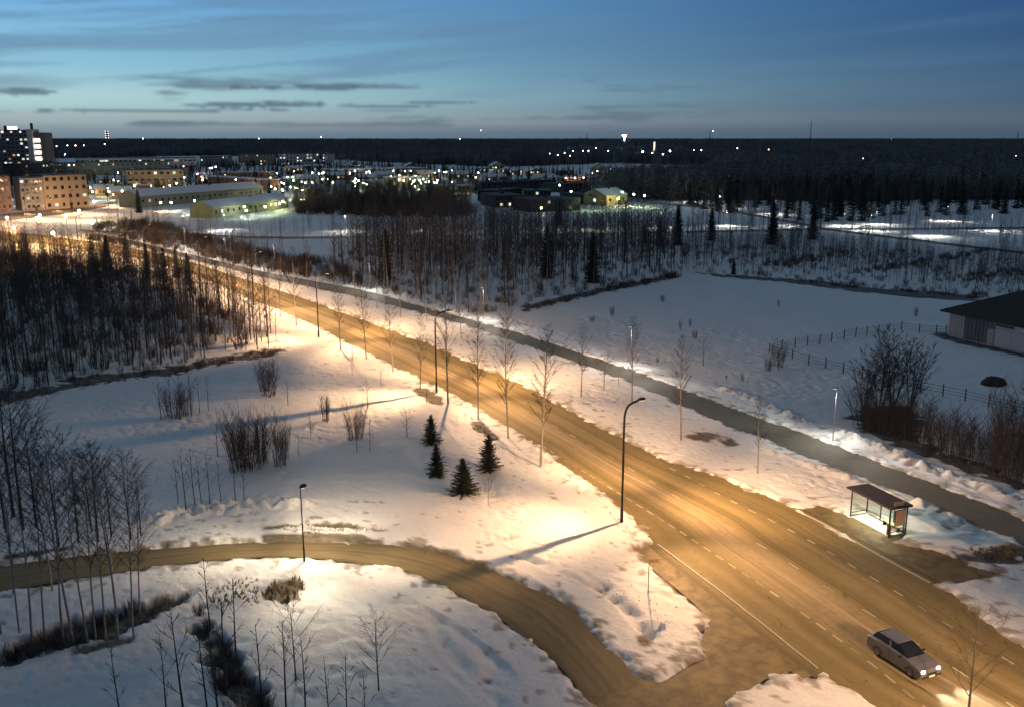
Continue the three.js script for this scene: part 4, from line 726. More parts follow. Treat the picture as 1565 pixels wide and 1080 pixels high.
{
  const mid = [[545, 440], [620, 458], [690, 478], [740, 482], [800, 466], [900, 446], [1040, 416], [1030, 372], [930, 366], [800, 368], [640, 370], [560, 372], [500, 400]];
  const sp = scatter(mid, 620, 2.2).sort((a, b) => b[1] - a[1]);
  sp.slice(0, 120).forEach(([x, z], k) => plant(k % 4 ? pick(midBirch) : pick(midDark), x, z, rr(10, 16), 12, 'slender bare birch in the open wood behind the cycle path', 'birches of the open wood'));
  farTree.forEach((g, i) => mass('birch_wood', g, massBark, sp.slice(120).filter((_, k) => k % 3 === i).map(([x, z]) => [x, z, rr(0.75, 1.3)]), 'farther bare birches of the open wood', 'wood', true));
  mass('undergrowth', thicket[1], brushMat, scatter(mid, 800).map(([x, z]) => [x, z, rr(0.3, 0.85)]), 'low dark brush on the floor of the open wood', 'undergrowth', true);
  const strip = [[395, 412], [480, 425], [560, 440], [545, 425], [500, 400], [420, 392], [330, 392]];
  mass('undergrowth', thicket[0], twigRed, scatter(strip, 170).map(([x, z]) => [x, z, rr(0.6, 1.3)]), 'reddish brush beyond the far bend of the cycle path', 'undergrowth', true);
  const townBrush = [[130, 372], [230, 384], [330, 400], [400, 412], [420, 392], [330, 366], [220, 340], [150, 345]];
  mass('undergrowth', thicket[1], twigRed, scatter(townBrush, 420).map(([x, z]) => [x, z, rr(0.6, 1.5)]), 'reddish brush between the far bend and the town', 'undergrowth', true);
  mass('bend_trees', farTree[2], massBark, scatter(townBrush, 90).map(([x, z]) => [x, z, rr(0.4, 0.85)]), 'bare trees between the far bend and the town', 'wood', true);
  // right-hand clearings: strips of saplings and brush
  const rightStrips = [[[1040, 416], [1100, 420], [1250, 425], [1400, 440], [1565, 452], [1700, 470], [1700, 420], [1565, 400], [1400, 385], [1250, 378], [1040, 376]], [[1000, 372], [1250, 376], [1250, 362], [1000, 362]]];
  mass('sapling_wood', farTree[1], massBark, [...scatter(rightStrips[0], 900, 1.8), ...scatter(rightStrips[1], 160), ...scatter([[1180, 350], [1300, 346], [1565, 340], [1700, 340], [1700, 380], [1565, 378], [1400, 362], [1250, 356]], 260)].map(([x, z]) => [x, z, rr(0.3, 0.65)]), 'thin young trees on the snowy clearing beyond the field', 'wood', true);
  const lines = [[[1160, 405], [1290, 384], [1310, 390], [1180, 412]], [[1290, 418], [1430, 395], [1500, 380], [1520, 386], [1440, 402], [1310, 424]], [[1060, 416], [1180, 425], [1300, 440], [1440, 452], [1520, 460], [1520, 452], [1400, 444], [1260, 428], [1100, 417]], [[1460, 425], [1600, 405], [1620, 415], [1480, 434]], [[795, 472], [960, 434], [1040, 418], [1040, 425], [960, 441], [800, 480]]];
  mass('undergrowth', thicket[1], brushMat, lines.flatMap((l) => scatter(l, 95)).map(([x, z]) => [x, z, rr(0.2, 0.7)]), 'dark lines of brush along the ditches of the clearing', 'undergrowth', true);
  mass('undergrowth', thicket[0], brushMat, scatter(rightStrips[0], 450).map(([x, z]) => [x, z, rr(0.25, 0.75)]), 'low brush dotted over the snowy clearing', 'undergrowth', true);
}
{ // rows of trees along the cross path and the dark wood in front of the houses
  const band = [[300, 372], [560, 372], [1260, 362], [1260, 352], [560, 352], [300, 350]];
  farTree.forEach((g, i) => mass('path_trees', g, massBark, scatter(i ? [[560, 372], [1260, 364], [1260, 340], [560, 340]] : band, i ? 110 : 70, 4).map(([x, z]) => [x, z, rr(0.5, i ? 1.1 : 0.7)]), 'bare trees and saplings along the straight field path', 'wood', true));
  const dark = [[445, 328], [520, 330], [600, 333], [720, 334], [725, 325], [690, 310], [600, 304], [520, 306], [450, 312]];
  farTree.forEach((g, i) => mass('dark_wood', g, massBark, scatter(dark, 210, 2.5).map(([x, z]) => [x, z, rr(0.75, 1.2)]), 'dense dark leafless wood in front of the lit houses', 'wood', true));
  mass('undergrowth', thicket[0], brushMat, scatter(dark, 500).map(([x, z]) => [x, z, rr(1.2, 2.6)]), 'brush under the dark wood in front of the lit houses', 'undergrowth');
  const right = [[960, 300], [1080, 322], [1200, 342], [1300, 340], [1440, 330], [1565, 326], [1750, 322], [1750, 262], [1565, 262], [1200, 264], [1060, 275], [960, 285]];
  const sp = scatter(right, 3600, 4.5);
  farTree.forEach((g, i) => mass('dark_forest', g, massBark, sp.filter((_, k) => k % 4 === i).map(([x, z]) => [x, z, rr(0.8, 1.25)]), 'dark mixed forest beyond the lit paths', 'wood', true));
  mass('dark_forest', farSpruce[0], needleFar, sp.filter((_, k) => k % 4 === 3).map(([x, z]) => [x, z, rr(0.7, 1.1)]), 'dark spruces of the forest beyond the lit paths', 'wood');
}
// --- single shrubs on the slope and the thickets by the cycle path
const shrubGeo = [bush(48, 3.2, 1.2, 0.0085, 11), bush(60, 3.2, 1.6, 0.0085, 11), bush(34, 3.2, 0.9, 0.008, 10)];
function shrub(px, py, tpy, label, group, wide = 1, mat = brushMat) { const p = P(px, py), h = heightOf(px, py, tpy), m = top('shrub', pick(shrubGeo), mat, label, 'shrub', group); m.position.set(p.x, groundY(p.x, p.z), p.z); m.rotation.y = rnd() * 6.28; m.scale.set(h / 3.2 * wide, h / 3.2, h / 3.2 * wide); return m; }
for (const [x, y, t, w] of [[372, 716, 630, 1], [388, 710, 628, 1.2], [362, 700, 645, 1], [428, 712, 636, 0.9], [400, 704, 640, 1], [412, 606, 548, 1.4], [404, 600, 555, 1.2], [545, 668, 612, 1], [497, 642, 605, 0.9], [265, 636, 590, 1.2], [285, 634, 585, 1.2], [432, 700, 650, 0.8]]) shrub(x, y, t, 'dense upright leafless shrub on the open snow slope', 'shrubs on the snow slope', w);
const clump = [0, 1].map(() => proto('tall_bush', '', '', bareTree({ h: 6, prim: 12, sub: 5, twig: 3, minR: 0.011, r: 0.009, from: 0.2, spread: 0.2, up: 1.3, stems: 8, sides: 5 }), greyBark, twigBrown));
for (const [x, y, t, w] of [[1320, 630, 532, 1.25], [1342, 637, 505, 1.1], [1364, 636, 498, 1.1], [1390, 632, 518, 1.2], [1550, 706, 588, 0.9]]) { const o = at(x, y, t, clump, 6, 'tall many stemmed bush rising from the big thicket', 'tall bushes of the big thicket', w); o.userData.category = 'bush'; }
for (const [x, y, t, w] of [[1330, 650, 590, 2], [1355, 660, 600, 2.2], [1385, 668, 600, 2.2], [1405, 672, 610, 1.8]]) shrub(x, y, t, 'tall leafless bush in the big thicket behind the path lamp', 'bushes of the big thicket', w, brushMat);
for (const [x, y, t, w] of [[1430, 690, 635, 1.6], [1455, 698, 625, 1.6], [1482, 706, 640, 1.6], [1510, 716, 650, 1.5], [1536, 726, 640, 1.5], [1560, 735, 640, 1.5], [1545, 700, 590, 1]]) shrub(x, y, t, 'leafless bush in the thicket line along the cycle path', 'bushes along the cycle path', w);
for (const [x, y, t, w] of [[1190, 560, 528, 1.6], [1175, 567, 545, 1], [1400, 484, 470, 1.2], [1013, 462, 452, 1.5], [935, 483, 470, 1.3], [905, 492, 483, 1.4], [1062, 517, 505, 1.1], [1005, 555, 545, 1.4], [1135, 583, 572, 1.1], [1110, 580, 572, 1.1], [1190, 468, 458, 1], [1040, 505, 490, 0.8], [1055, 500, 488, 0.8]]) shrub(x, y, t, 'low tuft of brush on the open snow field', 'brush tufts on the snow field', w);
for (const [x, y, t, w] of [[10, 815, 575, 1], [35, 812, 600, 1], [-20, 800, 560, 1.2], [55, 808, 640, 0.9], [20, 790, 590, 1.2], [-5, 830, 610, 1]]) at(x, y, t, wideTree, 5, 'dense dark bare tree at the end of the ditch birches', 'dense trees beyond the side road', w * 0.8);
for (const [x, y, t, w] of [[120, 832, 700, 0.8], [150, 830, 690, 0.8], [200, 826, 700, 0.9], [90, 838, 690, 0.9], [215, 820, 730, 0.8], [170, 822, 705, 0.8], [140, 815, 700, 0.8]]) at(x, y, t, wideTree, 5, 'bushy bare tree on the snow above the side road', 'bushy trees above the side road', w);
// --- dead grass
{
  const gb = new GB(); for (let k = 0; k < 14; k++) { const a = rnd() * 6.283, l = rr(0.25, 0.6), o = rr(0.05, 0.35), b = [Math.cos(a) * 0.06, 0, Math.sin(a) * 0.06], m = [Math.cos(a) * o * 0.5, l * 0.75, Math.sin(a) * o * 0.5], e = [Math.cos(a) * o, l * rr(0.6, 1), Math.sin(a) * o]; gb.tube(b, m, 0.008, 0.006); gb.tube(m, e, 0.006, 0.002); }
  const g = gb.geo(), spots = [];
  const patch = (px, n, s0, s1) => scatter(px, n).forEach(([x, z]) => spots.push([x, z, rr(s0, s1)]));
  patch([[400, 915], [412, 895], [450, 882], [468, 896], [458, 922], [430, 930]], 70, 0.4, 1.5);
  patch([[405, 812], [460, 800], [560, 806], [595, 815], [540, 818], [440, 812]], 150, 0.3, 0.7); patch([[400, 828], [470, 815], [585, 826], [585, 834]], 130, 0.3, 0.6);
  patch([[620, 832], [660, 838], [745, 864], [805, 896], [770, 890], [690, 858]], 160, 0.3, 0.6); patch([[632, 595], [665, 600], [680, 615], [655, 617]], 60, 0.3, 0.6);
  patch([[1430, 858], [1490, 840], [1600, 832], [1620, 852], [1500, 868]], 220, 0.4, 1); patch([[1045, 672], [1060, 660], [1110, 664], [1130, 682], [1080, 678]], 130, 0.3, 0.7);
  patch([[310, 905], [400, 880], [395, 930], [330, 935]], 110, 0.4, 1); patch([[1100, 590], [1240, 645], [1230, 652], [1100, 602]], 160, 0.3, 0.7); patch([[1285, 662], [1565, 764], [1565, 774], [1285, 674]], 180, 0.3, 0.7);
  patch([[720, 640], [760, 668], [752, 678], [722, 656]], 70, 0.4, 0.8); patch([[560, 545], [720, 640], [820, 715], [800, 720], [690, 640], [560, 562]], 150, 0.2, 0.55); patch([[870, 880], [1000, 900], [1060, 940], [1000, 970], [920, 910]], 40, 0.2, 0.5);
  patch([[850, 648], [1200, 790], [1180, 792], [850, 662]], 200, 0.2, 0.5); patch([[930, 785], [990, 800], [998, 828], [950, 815]], 60, 0.2, 0.5);
  mass('dead_grass', g, std([0.2, 0.14, 0.065], 0.9), spots, 'tufts of dead yellow grass sticking out of the snow', 'grass', true);
  const ditch = []; for (const l of [[[0, 1003], [100, 945], [235, 918], [303, 906], [268, 930], [150, 985], [45, 1014], [0, 1032]], [[300, 930], [345, 980], [420, 1085], [420, 1140], [360, 1140], [298, 965]], [[0, 615], [130, 578], [330, 548], [430, 536], [420, 548], [270, 576], [60, 608]]]) scatter(l, 85).forEach(([x, z]) => ditch.push([x, z, rr(0.15, 0.5)]));
  mass('ditch_brush', thicket[0], brushMat, ditch, 'tangled dark brush filling the ditches', 'undergrowth', true);
}
console.log('woods');

// ------------------------------------------------------------------ the town
const winDark = std([0.02, 0.024, 0.03], 0.15), winFrame = std([0.3, 0.29, 0.27], 0.7), winLit = [glow([1, 0.72, 0.4], 0.5), glow([1, 0.82, 0.5], 0.9), glow([1, 0.85, 0.55], 1.6), glow([1, 0.92, 0.72], 2.4), glow([0.85, 1, 0.75], 0.8), glow([1, 0.6, 0.35], 0.35), glow([0.9, 0.95, 1], 1.1)], snowRoof = std([0.72, 0.73, 0.75], 0.85), darkRoof = std([0.05, 0.05, 0.055], 0.85);
const wallMats = {}; const wallMat = (c) => wallMats[c] ??= std(c, 0.9);
const winGeo = {}; const winBox = (w, h) => winGeo[w + ':' + h] ??= box(w, h, 0.1); const frameBox = (w, h) => winGeo['f' + w + ':' + h] ??= box(w + 0.24, h + 0.24, 0.06);
function building(name, label, o) {            // a, b: front foot corners (px); local +x runs along the front, +z faces us
  const { a, b, depth = 12, h, floors, cols, wall, lit = 0.25, roof = 'flat', roofMat = darkRoof, side = 0, ww = 1.4, wh = 1.4, group = 'buildings of the town', balcony = 0, category = 'building', door = true, framed = false } = o;
  const A = P(...a), B = P(...b), W = Math.hypot(B.x - A.x, B.z - A.z), g = thing(name, label, category, A.x, Math.min(groundY(A.x, A.z), 0) - 0.05, A.z, Math.atan2(-(B.z - A.z), B.x - A.x), group);
  const wl = part(g, 'wall', box(W, h, depth, W / 2, h / 2, -depth / 2), wallMat(wall));
  if (roof === 'flat') { const r = part(g, 'roof', box(W + 0.6, 0.4, depth + 0.6, W / 2, h + 0.2, -depth / 2), roofMat); for (let k = 0; k < Math.max(1, W / 25); k++) part(r, 'roof_vent', box(1.6, 1.0, 1.6, W * (k + 0.5) / Math.max(1, W / 25), h + 0.9, -depth / 2), wallMat(wall)); }
  else {
    const rh = roof === 'gable_front' ? W * 0.28 : depth * 0.24, e = 0.7, gb = new GB();
    const V = roof === 'gable_front' ? [[-e, h, e], [W + e, h, e], [W / 2, h + rh, e], [-e, h, -depth - e], [W + e, h, -depth - e], [W / 2, h + rh, -depth - e]] : [[-e, h, e], [-e, h, -depth - e], [-e, h + rh, -depth / 2], [W + e, h, e], [W + e, h, -depth - e], [W + e, h + rh, -depth / 2]];
    gb.tri(V[0], V[2], V[5]); gb.tri(V[0], V[5], V[3]); gb.tri(V[1], V[4], V[5]); gb.tri(V[1], V[5], V[2]); const rf = part(g, 'roof', gb.geo(), roofMat);
    const gg = new GB(); const q = V.map((v) => [clamp(v[0], 0, W), v[1], clamp(v[2], -depth, 0)]); gg.tri(q[0], q[1], q[2]); part(g, 'gable', gg.geo(), wallMat(wall)); const g2 = new GB(); g2.tri(q[3], q[5], q[4]); part(g, 'gable', g2.geo(), wallMat(wall)); part(rf, 'chimney', box(0.9, 1.6, 0.9, W * 0.6, h + rh * 0.8, -depth * 0.45), darkRoof);
  }
  const addWin = (x, y, z, turn) => { const m = rnd() < lit * 0.75 ? pick(winLit) : winDark; const w = part(g, 'window', winBox(ww, wh), m); w.scale.set(rr(0.7, 1.1), rr(0.8, 1.05), 1); w.position.set(x, y, z); w.rotation.y = turn; if (framed) { const f = part(w, 'frame', frameBox(ww, wh), winFrame); f.position.set(0, 0, -0.01); } };
  const fh = h / floors;
  for (let f = 0; f < floors; f++) {
    for (let k = 0; k < cols; k++) { const x = W * (k + 0.5) / cols; if (balcony && k % balcony === 1) { const bl = part(g, 'balcony', box(W / cols * 0.85, 0.15, 1.5, x, f * fh + 0.3, 0.75), wallMat([0.3, 0.28, 0.26])); part(bl, 'balcony_rail', box(W / cols * 0.85, 0.9, 0.06, x, f * fh + 0.85, 1.47), wallMat([0.2, 0.19, 0.18])); } addWin(x, f * fh + fh * 0.58, 0.04, 0); }
    for (let k = 0; k < side; k++) addWin(A.x + W / 2 < 0 ? W + 0.04 : -0.04, f * fh + fh * 0.58, -depth * (k + 0.5) / side, Math.PI / 2);
  }
  if (door) { const d = part(g, 'door', box(1.1, 2.1, 0.12, W * 0.5 + W / cols / 2, 1.1, 0.05), darkRoof); part(d, 'handle', box(0.08, 0.2, 0.08, W * 0.5 + W / cols / 2 + 0.4, 1.1, 0.15), galv); }
  return g;
}
const TAN = [0.42, 0.32, 0.22], PALE = [0.55, 0.52, 0.46], GREY = [0.28, 0.27, 0.26], RED = [0.3, 0.15, 0.09], DARKW = [0.06, 0.055, 0.055], OCHRE = [0.42, 0.34, 0.14], WHITEW = [0.68, 0.66, 0.62], PINKISH = [0.3, 0.2, 0.19];
// tower block with roof sign, pale stair shaft and lit landings
{
  const g = building('tower_block', 'tallest tower block with lit roof sign and bright stair landings', { a: [8, 276], b: [49, 276], depth: 16, h: heightOf(8, 276, 199), floors: 13, cols: 6, wall: [0.16, 0.17, 0.19], lit: 0.3, side: 0, balcony: 2, ww: 2.0, wh: 1.5 });
  const W = P(49, 276).x - P(8, 276).x, h = heightOf(8, 276, 199), u = W / 41;
  part(g, 'stair_shaft', box(u * 8, h + 0.8, 12, W + u * 4, (h + 0.8) / 2, -5), wallMat(WHITEW)); part(g, 'wing', box(u * 16, h - 1.8, 14, W + u * 16, (h - 1.8) / 2, -8), wallMat([0.2, 0.16, 0.14]));
  for (let k = 0; k < 4; k++) part(g, 'landing_lamp', new RoundedBoxGeometry(u * 9, u * 5, 0.4, 2, 0.15).translate(W + u * 13, h - u * (15 + k * 9), -0.7), glow([1, 0.95, 0.82], 3.5));
  const sg = part(g, 'roof_sign', box(u * 20, u * 6.5, 1.2, u * 14, h + u * 3.6, -3), wallMat([0.05, 0.05, 0.05])); part(sg, 'sign_glow', box(u * 15, u * 4.6, 0.2, u * 17, h + u * 3.6, -2.3), glow([1, 0.98, 0.88], 3.5));
  part(g, 'antenna', cyl(1.1, 1.1, 5, W + u * 3, h + 0.6, -5, 8), darkRoof);
}
building('apartment_block', 'tan brick apartment block with a few lit square windows beside the town road', { a: [70, 321], b: [136, 317], depth: 16, h: heightOf(100, 319, 267), floors: 4, cols: 6, wall: TAN, lit: 0.22, framed: true, ww: 1.7, wh: 1.7 });
building('apartment_block', 'dark balcony wing beside the tan brick block with rows of lit windows', { a: [34, 323], b: [69.5, 321.5], depth: 14, h: heightOf(50, 322, 271), floors: 4, cols: 5, wall: GREY, lit: 0.55, balcony: 2 });
building('apartment_block', 'reddish apartment block cut off where the town road begins', { a: [-60, 326], b: [20, 323], depth: 15, h: heightOf(10, 324, 270), floors: 4, cols: 9, wall: PINKISH, lit: 0.3, balcony: 3 });
building('apartment_block', 'tan apartment block with lamp lit ground floor behind the long snowy roof', { a: [195, 292], b: [282, 290], depth: 22, h: heightOf(240, 291, 260), floors: 3, cols: 9, wall: TAN, lit: 0.2, side: 3, ww: 2.2, wh: 1.6 });
building('apartment_block', 'long greenish apartment row below the white factory', { a: [103, 273], b: [262, 269], depth: 14, h: heightOf(180, 271, 248), floors: 3, cols: 22, wall: [0.25, 0.28, 0.22], lit: 0.25 });
building('factory', 'long white lamp lit building with strip windows', { a: [116, 262], b: [301, 260], depth: 20, h: heightOf(200, 261, 241.5), floors: 2, cols: 26, wall: WHITEW, lit: 0.25, ww: 4, wh: 1.7 });
building('apartment_block', 'dark apartment block with scattered lit windows below the tower', { a: [30, 284], b: [101, 280], depth: 14, h: heightOf(60, 282, 250), floors: 4, cols: 14, wall: DARKW, lit: 0.28 });
building('row_house', 'long low row house with snowy roof and green lamp light', { a: [214, 318], b: [402, 301], depth: 13, h: 5.6, floors: 1, cols: 22, wall: [0.24, 0.26, 0.2], lit: 0.25, roof: 'gable', roofMat: snowRoof });
building('row_house', 'olive green row house beside the snow field', { a: [326, 334], b: [440, 318], depth: 11, h: 4.6, floors: 1, cols: 14, wall: [0.26, 0.28, 0.16], lit: 0.4, roof: 'gable', roofMat: snowRoof });
building('row_house', 'red brick row house lit orange by lamps', { a: [318, 285], b: [404, 292], depth: 11, h: 7, floors: 2, cols: 12, wall: RED, lit: 0.2, roofMat: snowRoof });
building('row_house', 'dark row house with lamps under its eaves', { a: [395, 285], b: [478, 284], depth: 12, h: 5, floors: 1, cols: 12, wall: [0.2, 0.2, 0.16], lit: 0.4, roofMat: snowRoof });
building('row_house', 'second dark row house behind the green lit yards', { a: [335, 274], b: [420, 273], depth: 12, h: 5.5, floors: 1, cols: 14, wall: RED, lit: 0.15, roofMat: snowRoof });
building('apartment_block', 'far pale apartment block with green lit stairwells at the forest edge', { a: [427, 253], b: [488, 252.5], depth: 14, h: heightOf(455, 253, 235), floors: 4, cols: 12, wall: PALE, lit: 0.4, ww: 2, wh: 1.6 });
building('apartment_block', 'far narrow apartment block at the forest edge', { a: [493, 253], b: [509, 253], depth: 12, h: heightOf(500, 253, 235), floors: 4, cols: 4, wall: PALE, lit: 0.4 });
building('apartment_block', 'far tan apartment block between forest edge and factory', { a: [364, 253], b: [418, 253], depth: 14, h: heightOf(390, 253, 236), floors: 4, cols: 10, wall: TAN, lit: 0.35 });
building('apartment_block', 'far grey apartment block beside the white factory', { a: [306, 255], b: [350, 255], depth: 14, h: heightOf(330, 255, 239), floors: 4, cols: 8, wall: GREY, lit: 0.25 });
building('factory', 'low long hall with flat snowy roof in front of the far forest', { a: [515, 270], b: [652, 266], depth: 30, h: 6, floors: 1, cols: 12, wall: GREY, lit: 0.1, roofMat: snowRoof });
building('house', 'yellow lit house with wide windows behind the dark wood', { a: [679, 302], b: [719, 301], depth: 12, h: 6.4, floors: 2, cols: 6, wall: OCHRE, lit: 0.45, roofMat: snowRoof, framed: true });
building('house', 'lamp lit row house above the dark wood', { a: [600, 285], b: [656, 283], depth: 12, h: 6, floors: 2, cols: 8, wall: [0.4, 0.33, 0.24], lit: 0.3, roofMat: snowRoof });
building('house', 'green lit house next to the yellow house', { a: [652, 298], b: [676, 298], depth: 12, h: 5, floors: 1, cols: 4, wall: [0.3, 0.33, 0.24], lit: 0.2, roofMat: snowRoof });
const FLAT = 'flat roofed terrace houses';
for (const [a, b, h, l, d, lit] of [[[730, 308], [757, 309], 5.8, 'dark flat roofed terrace house with snow patches nearest the dark wood', 30, 0.1], [[757, 318], [801, 317], 5.6, 'dark flat roofed terrace house with a lit corner window', 26, 0.35], [[812, 325], [887, 322], 5.6, 'dark flat roofed terrace house with a lit porch facing the snow field', 18, 0.28], [[800, 308], [842, 308], 5.5, 'dark flat roofed terrace house between two lit neighbours', 20, 0.1], [[862, 295], [913, 292], 5.2, 'dark flat roofed terrace house below the orange car port', 20, 0.05], [[885, 313], [926, 311], 5, 'dark terrace house with snow covered roof beside the yellow gable', 16, 0.1], [[735, 292], [792, 290], 5, 'dark flat roofed terrace house below the far lamps', 24, 0.05], [[790, 289], [850, 287], 5, 'dark flat roofed terrace house beside the tall green lamp', 20, 0.08]])
  building('terrace_house', l, { a, b, depth: d, h, floors: 2, cols: 7, wall: DARKW, lit, roofMat: darkRoof, group: FLAT });
building('house', 'ochre gabled house lit by two green lamps', { a: [927, 315], b: [958, 312], depth: 14, h: 5, floors: 1, cols: 3, wall: OCHRE, lit: 0.1, roof: 'gable', roofMat: snowRoof });
building('car_port', 'low car port lit orange from inside', { a: [860, 278], b: [914, 277], depth: 8, h: 3.2, floors: 1, cols: 6, wall: RED, lit: 0, roofMat: snowRoof, category: 'car port' });
building('house', 'white gabled house with lit front at the village road', { a: [903, 268], b: [928, 268], depth: 14, h: 7, floors: 2, cols: 5, wall: [0.55, 0.48, 0.36], lit: 0.4, roof: 'gable_front', roofMat: snowRoof });
building('house', 'gabled house beside the yellow green lamp', { a: [974, 268], b: [1010, 268], depth: 14, h: 6, floors: 2, cols: 6, wall: GREY, lit: 0.2, roof: 'gable', roofMat: snowRoof });
building('house', 'small pale gabled house at the edge of the dark forest', { a: [1078, 267], b: [1092, 267], depth: 10, h: 6.5, floors: 2, cols: 3, wall: WHITEW, lit: 0.3, roof: 'gable_front', roofMat: snowRoof });
building('house', 'long dark house beyond the village road', { a: [930, 266], b: [970, 266], depth: 14, h: 6, floors: 2, cols: 6, wall: GREY, lit: 0.2, roof: 'gable', roofMat: snowRoof });
building('supermarket', 'far brightly lit shop hall under the pylon', { a: [968, 239], b: [1022, 239], depth: 40, h: 9, floors: 1, cols: 7, wall: WHITEW, lit: 0.8, ww: 8, wh: 3 });
for (const [x, y, w, l, wl] of [[455, 281, 30, 'low house with snowy roof beside the green lamps', PALE], [500, 276, 34, 'low brick house behind the dark wood', RED], [548, 279, 30, 'low house with snowy roof near the lone yellow lamp', GREY], [560, 291, 26, 'small house half hidden by the dark wood', OCHRE], [575, 275, 28, 'low grey house above the dark wood', GREY], [690, 274, 36, 'long low house under the row of green lamps', [0.3, 0.28, 0.2]], [640, 273, 30, 'low house under the orange lamps', RED], [150, 283, 34, 'low garage row beside the tan block', GREY], [145, 300, 28, 'small yellowish house by the town road', OCHRE], [170, 304, 30, 'small brick house under the town road lamps', RED], [310, 283, 22, 'small orange lit shed beside the tan block', RED], [745, 279, 30, 'low snowy roofed house under the last green lamp', GREY], [820, 280, 30, 'low pale house in front of the dark trees', PALE], [470, 300, 26, 'small house at the corner of the dark wood', OCHRE]]) building('house', l, { a: [x, y], b: [x + w, y - 0.6], depth: 11, h: 4.2, floors: 1, cols: 5, wall: wl, lit: 0.45, roof: 'gable', roofMat: snowRoof });
for (let k = 0; k < 26; k++) {
  const r = k % 3 === 0 ? [105, 300, 262, 300] : k % 3 === 1 ? [420, 600, 257, 268] : [600, 900, 258, 272], x = rr(r[0], r[1]), y = rr(r[2], r[3]);
  building('house', 'small snowy roofed house with lit windows among the town lamps', { a: [x, y], b: [x + rr(14, 24), y - 0.3], depth: 10, h: rr(3.8, 6.5), floors: 1 + (k % 2), cols: 5, wall: pick([PALE, RED, OCHRE, TAN, GREY]), lit: 0.6, roof: pick(['gable', 'flat', 'gable_front']), roofMat: snowRoof, group: 'small houses among the town lamps' });
}
console.log('buildings');

// ------------------------------------------------------------------ town lamps: globe on a pole
const lampKinds = { g: [GREENISH, 'greenish'], y: [YELLOW, 'yellow'], o: [ORANGE, 'orange'], w: [WHITE, 'white'] };
const globes = {}, globeGeo = new THREE.IcosahedronGeometry(0.42, 0), poleGeo = {};
function townLamp(px, py, k, h = 5, I = 230, big = 1) {
  const p = P(px, py, h), [c, word] = lampKinds[k], o = thing('yard_lamp', `globe lamp on a pole giving ${word} light among the town houses`, 'street lamp', p.x, 0, p.z, 0, `${word} lamps of the town`);
  part(o, 'pole', poleGeo[h] ??= cyl(0.07, 0.05, h, 0, 0, 0, 6), darkMetal); const m = part(o, 'lamp_globe', globeGeo, globes[k + big] ??= glow(mix3(c, [1, 1, 1], 0.35), 45 * big)); m.position.y = h;
  point(o, c, I, [0, h - 0.5, 0], 8); return o;
}
for (const [x, y, k, h, I] of [[329, 255, 'w', 9, 420], [449, 262, 'g'], [477, 264, 'g'], [492, 265, 'y'], [535, 265, 'y'], [423, 265, 'w'], [413, 272, 'y'], [439, 271, 'y'], [447, 271, 'g'], [430, 279, 'g'], [432, 291, 'o'], [454, 288, 'g'], [444, 286, 'g'], [462, 291, 'g'], [406, 299, 'y'], [432, 308, 'y', 4], [427, 311, 'g', 4, 110], [405, 316, 'g', 4, 80], [373, 316, 'w', 4], [376, 322, 'g', 3.5, 80], [173, 275, 'y'], [164, 288, 'y'], [166, 293, 'g'], [186, 292, 'w'], [245, 310, 'o', 4], [261, 310, 'w', 4], [297, 307, 'g', 5, 90], [296, 315, 'w', 4], [259, 284, 'y', 4, 110], [230, 284, 'o', 4, 110], [205, 284, 'o', 5, 500], [250, 286, 'o', 5, 500], [301, 266, 'o', 8, 260], [309, 275, 'o', 8, 260], [340, 270, 'o', 7, 260], [360, 275, 'o', 7, 200], [212, 256, 'y'], [180, 264, 'y'], [140, 259, 'g', 6, 110], [110, 258, 'g', 6, 200], [99, 236, 'w', 14, 1500], [4, 240, 'w', 10, 800], [25, 288, 'y', 6, 120], [33, 300, 'g', 5, 130], [143, 308, 'y', 8, 1100], [100, 330, 'y', 9, 1900], [55, 334, 'o', 9, 1600], [542, 261, 'y'], [543, 280, 'g'], [543, 285, 'g'], [601, 261, 'y'], [619, 262, 'y'], [628, 261, 'y'], [646, 262, 'o'], [652, 262, 'o'], [664, 264, 'y'], [671, 261, 'g'], [682, 263, 'g'], [699, 264, 'g'], [713, 262, 'g'], [731, 264, 'g'], [610, 268, 'y'], [610, 275, 'y'], [617, 276, 'g'], [627, 274, 'o'], [634, 275, 'g'], [641, 276, 'g'], [647, 274, 'g'], [629, 281, 'g'], [634, 285, 'g'], [640, 290, 'g'], [663, 279, 'w'], [690, 284, 'g', 5, 90], [714, 284, 'g', 5, 90], [855, 283, 'g', 7, 90], [873, 293, 'g'], [909, 306, 'g'], [827, 318, 'y', 2.6, 20], [865, 272, 'o', 3, 40], [879, 272, 'o', 3, 40], [892, 272, 'o', 3, 40], [906, 271, 'o', 3, 40], [951, 294, 'g', 6], [969, 297, 'g', 6], [985, 299, 'g', 6], [967, 255, 'g'], [987, 256, 'w'], [1012, 258, 'g'], [1062, 257, 'w'], [1100, 300, 'w', 6], [946, 303, 'y', 4], [150, 256, 'o', 7, 300], [230, 255, 'o', 7, 500], [280, 254, 'o', 7, 500], [190, 255, 'o', 7, 400], [913, 262, 'o', 5, 80]])
  townLamp(x, y, k, h, I);
for (let k = 0; k < 46; k++) { const x = rr(410, 740), y = rr(259, 284) + (x < 480 ? rr(0, 18) : 0); townLamp(x, y, pick(['g', 'g', 'y', 'o', 'w']), 4.5, 70); }
for (let k = 0; k < 30; k++) townLamp(rr(10, 330), rr(246, 296), pick(['o', 'o', 'y', 'g', 'w']), 5, 150);
for (const [x, y] of [[10, 345], [60, 341], [-30, 352], [120, 334], [20, 360], [80, 368], [140, 352]]) townLamp(x, y - 12, 'o', 9, 900);
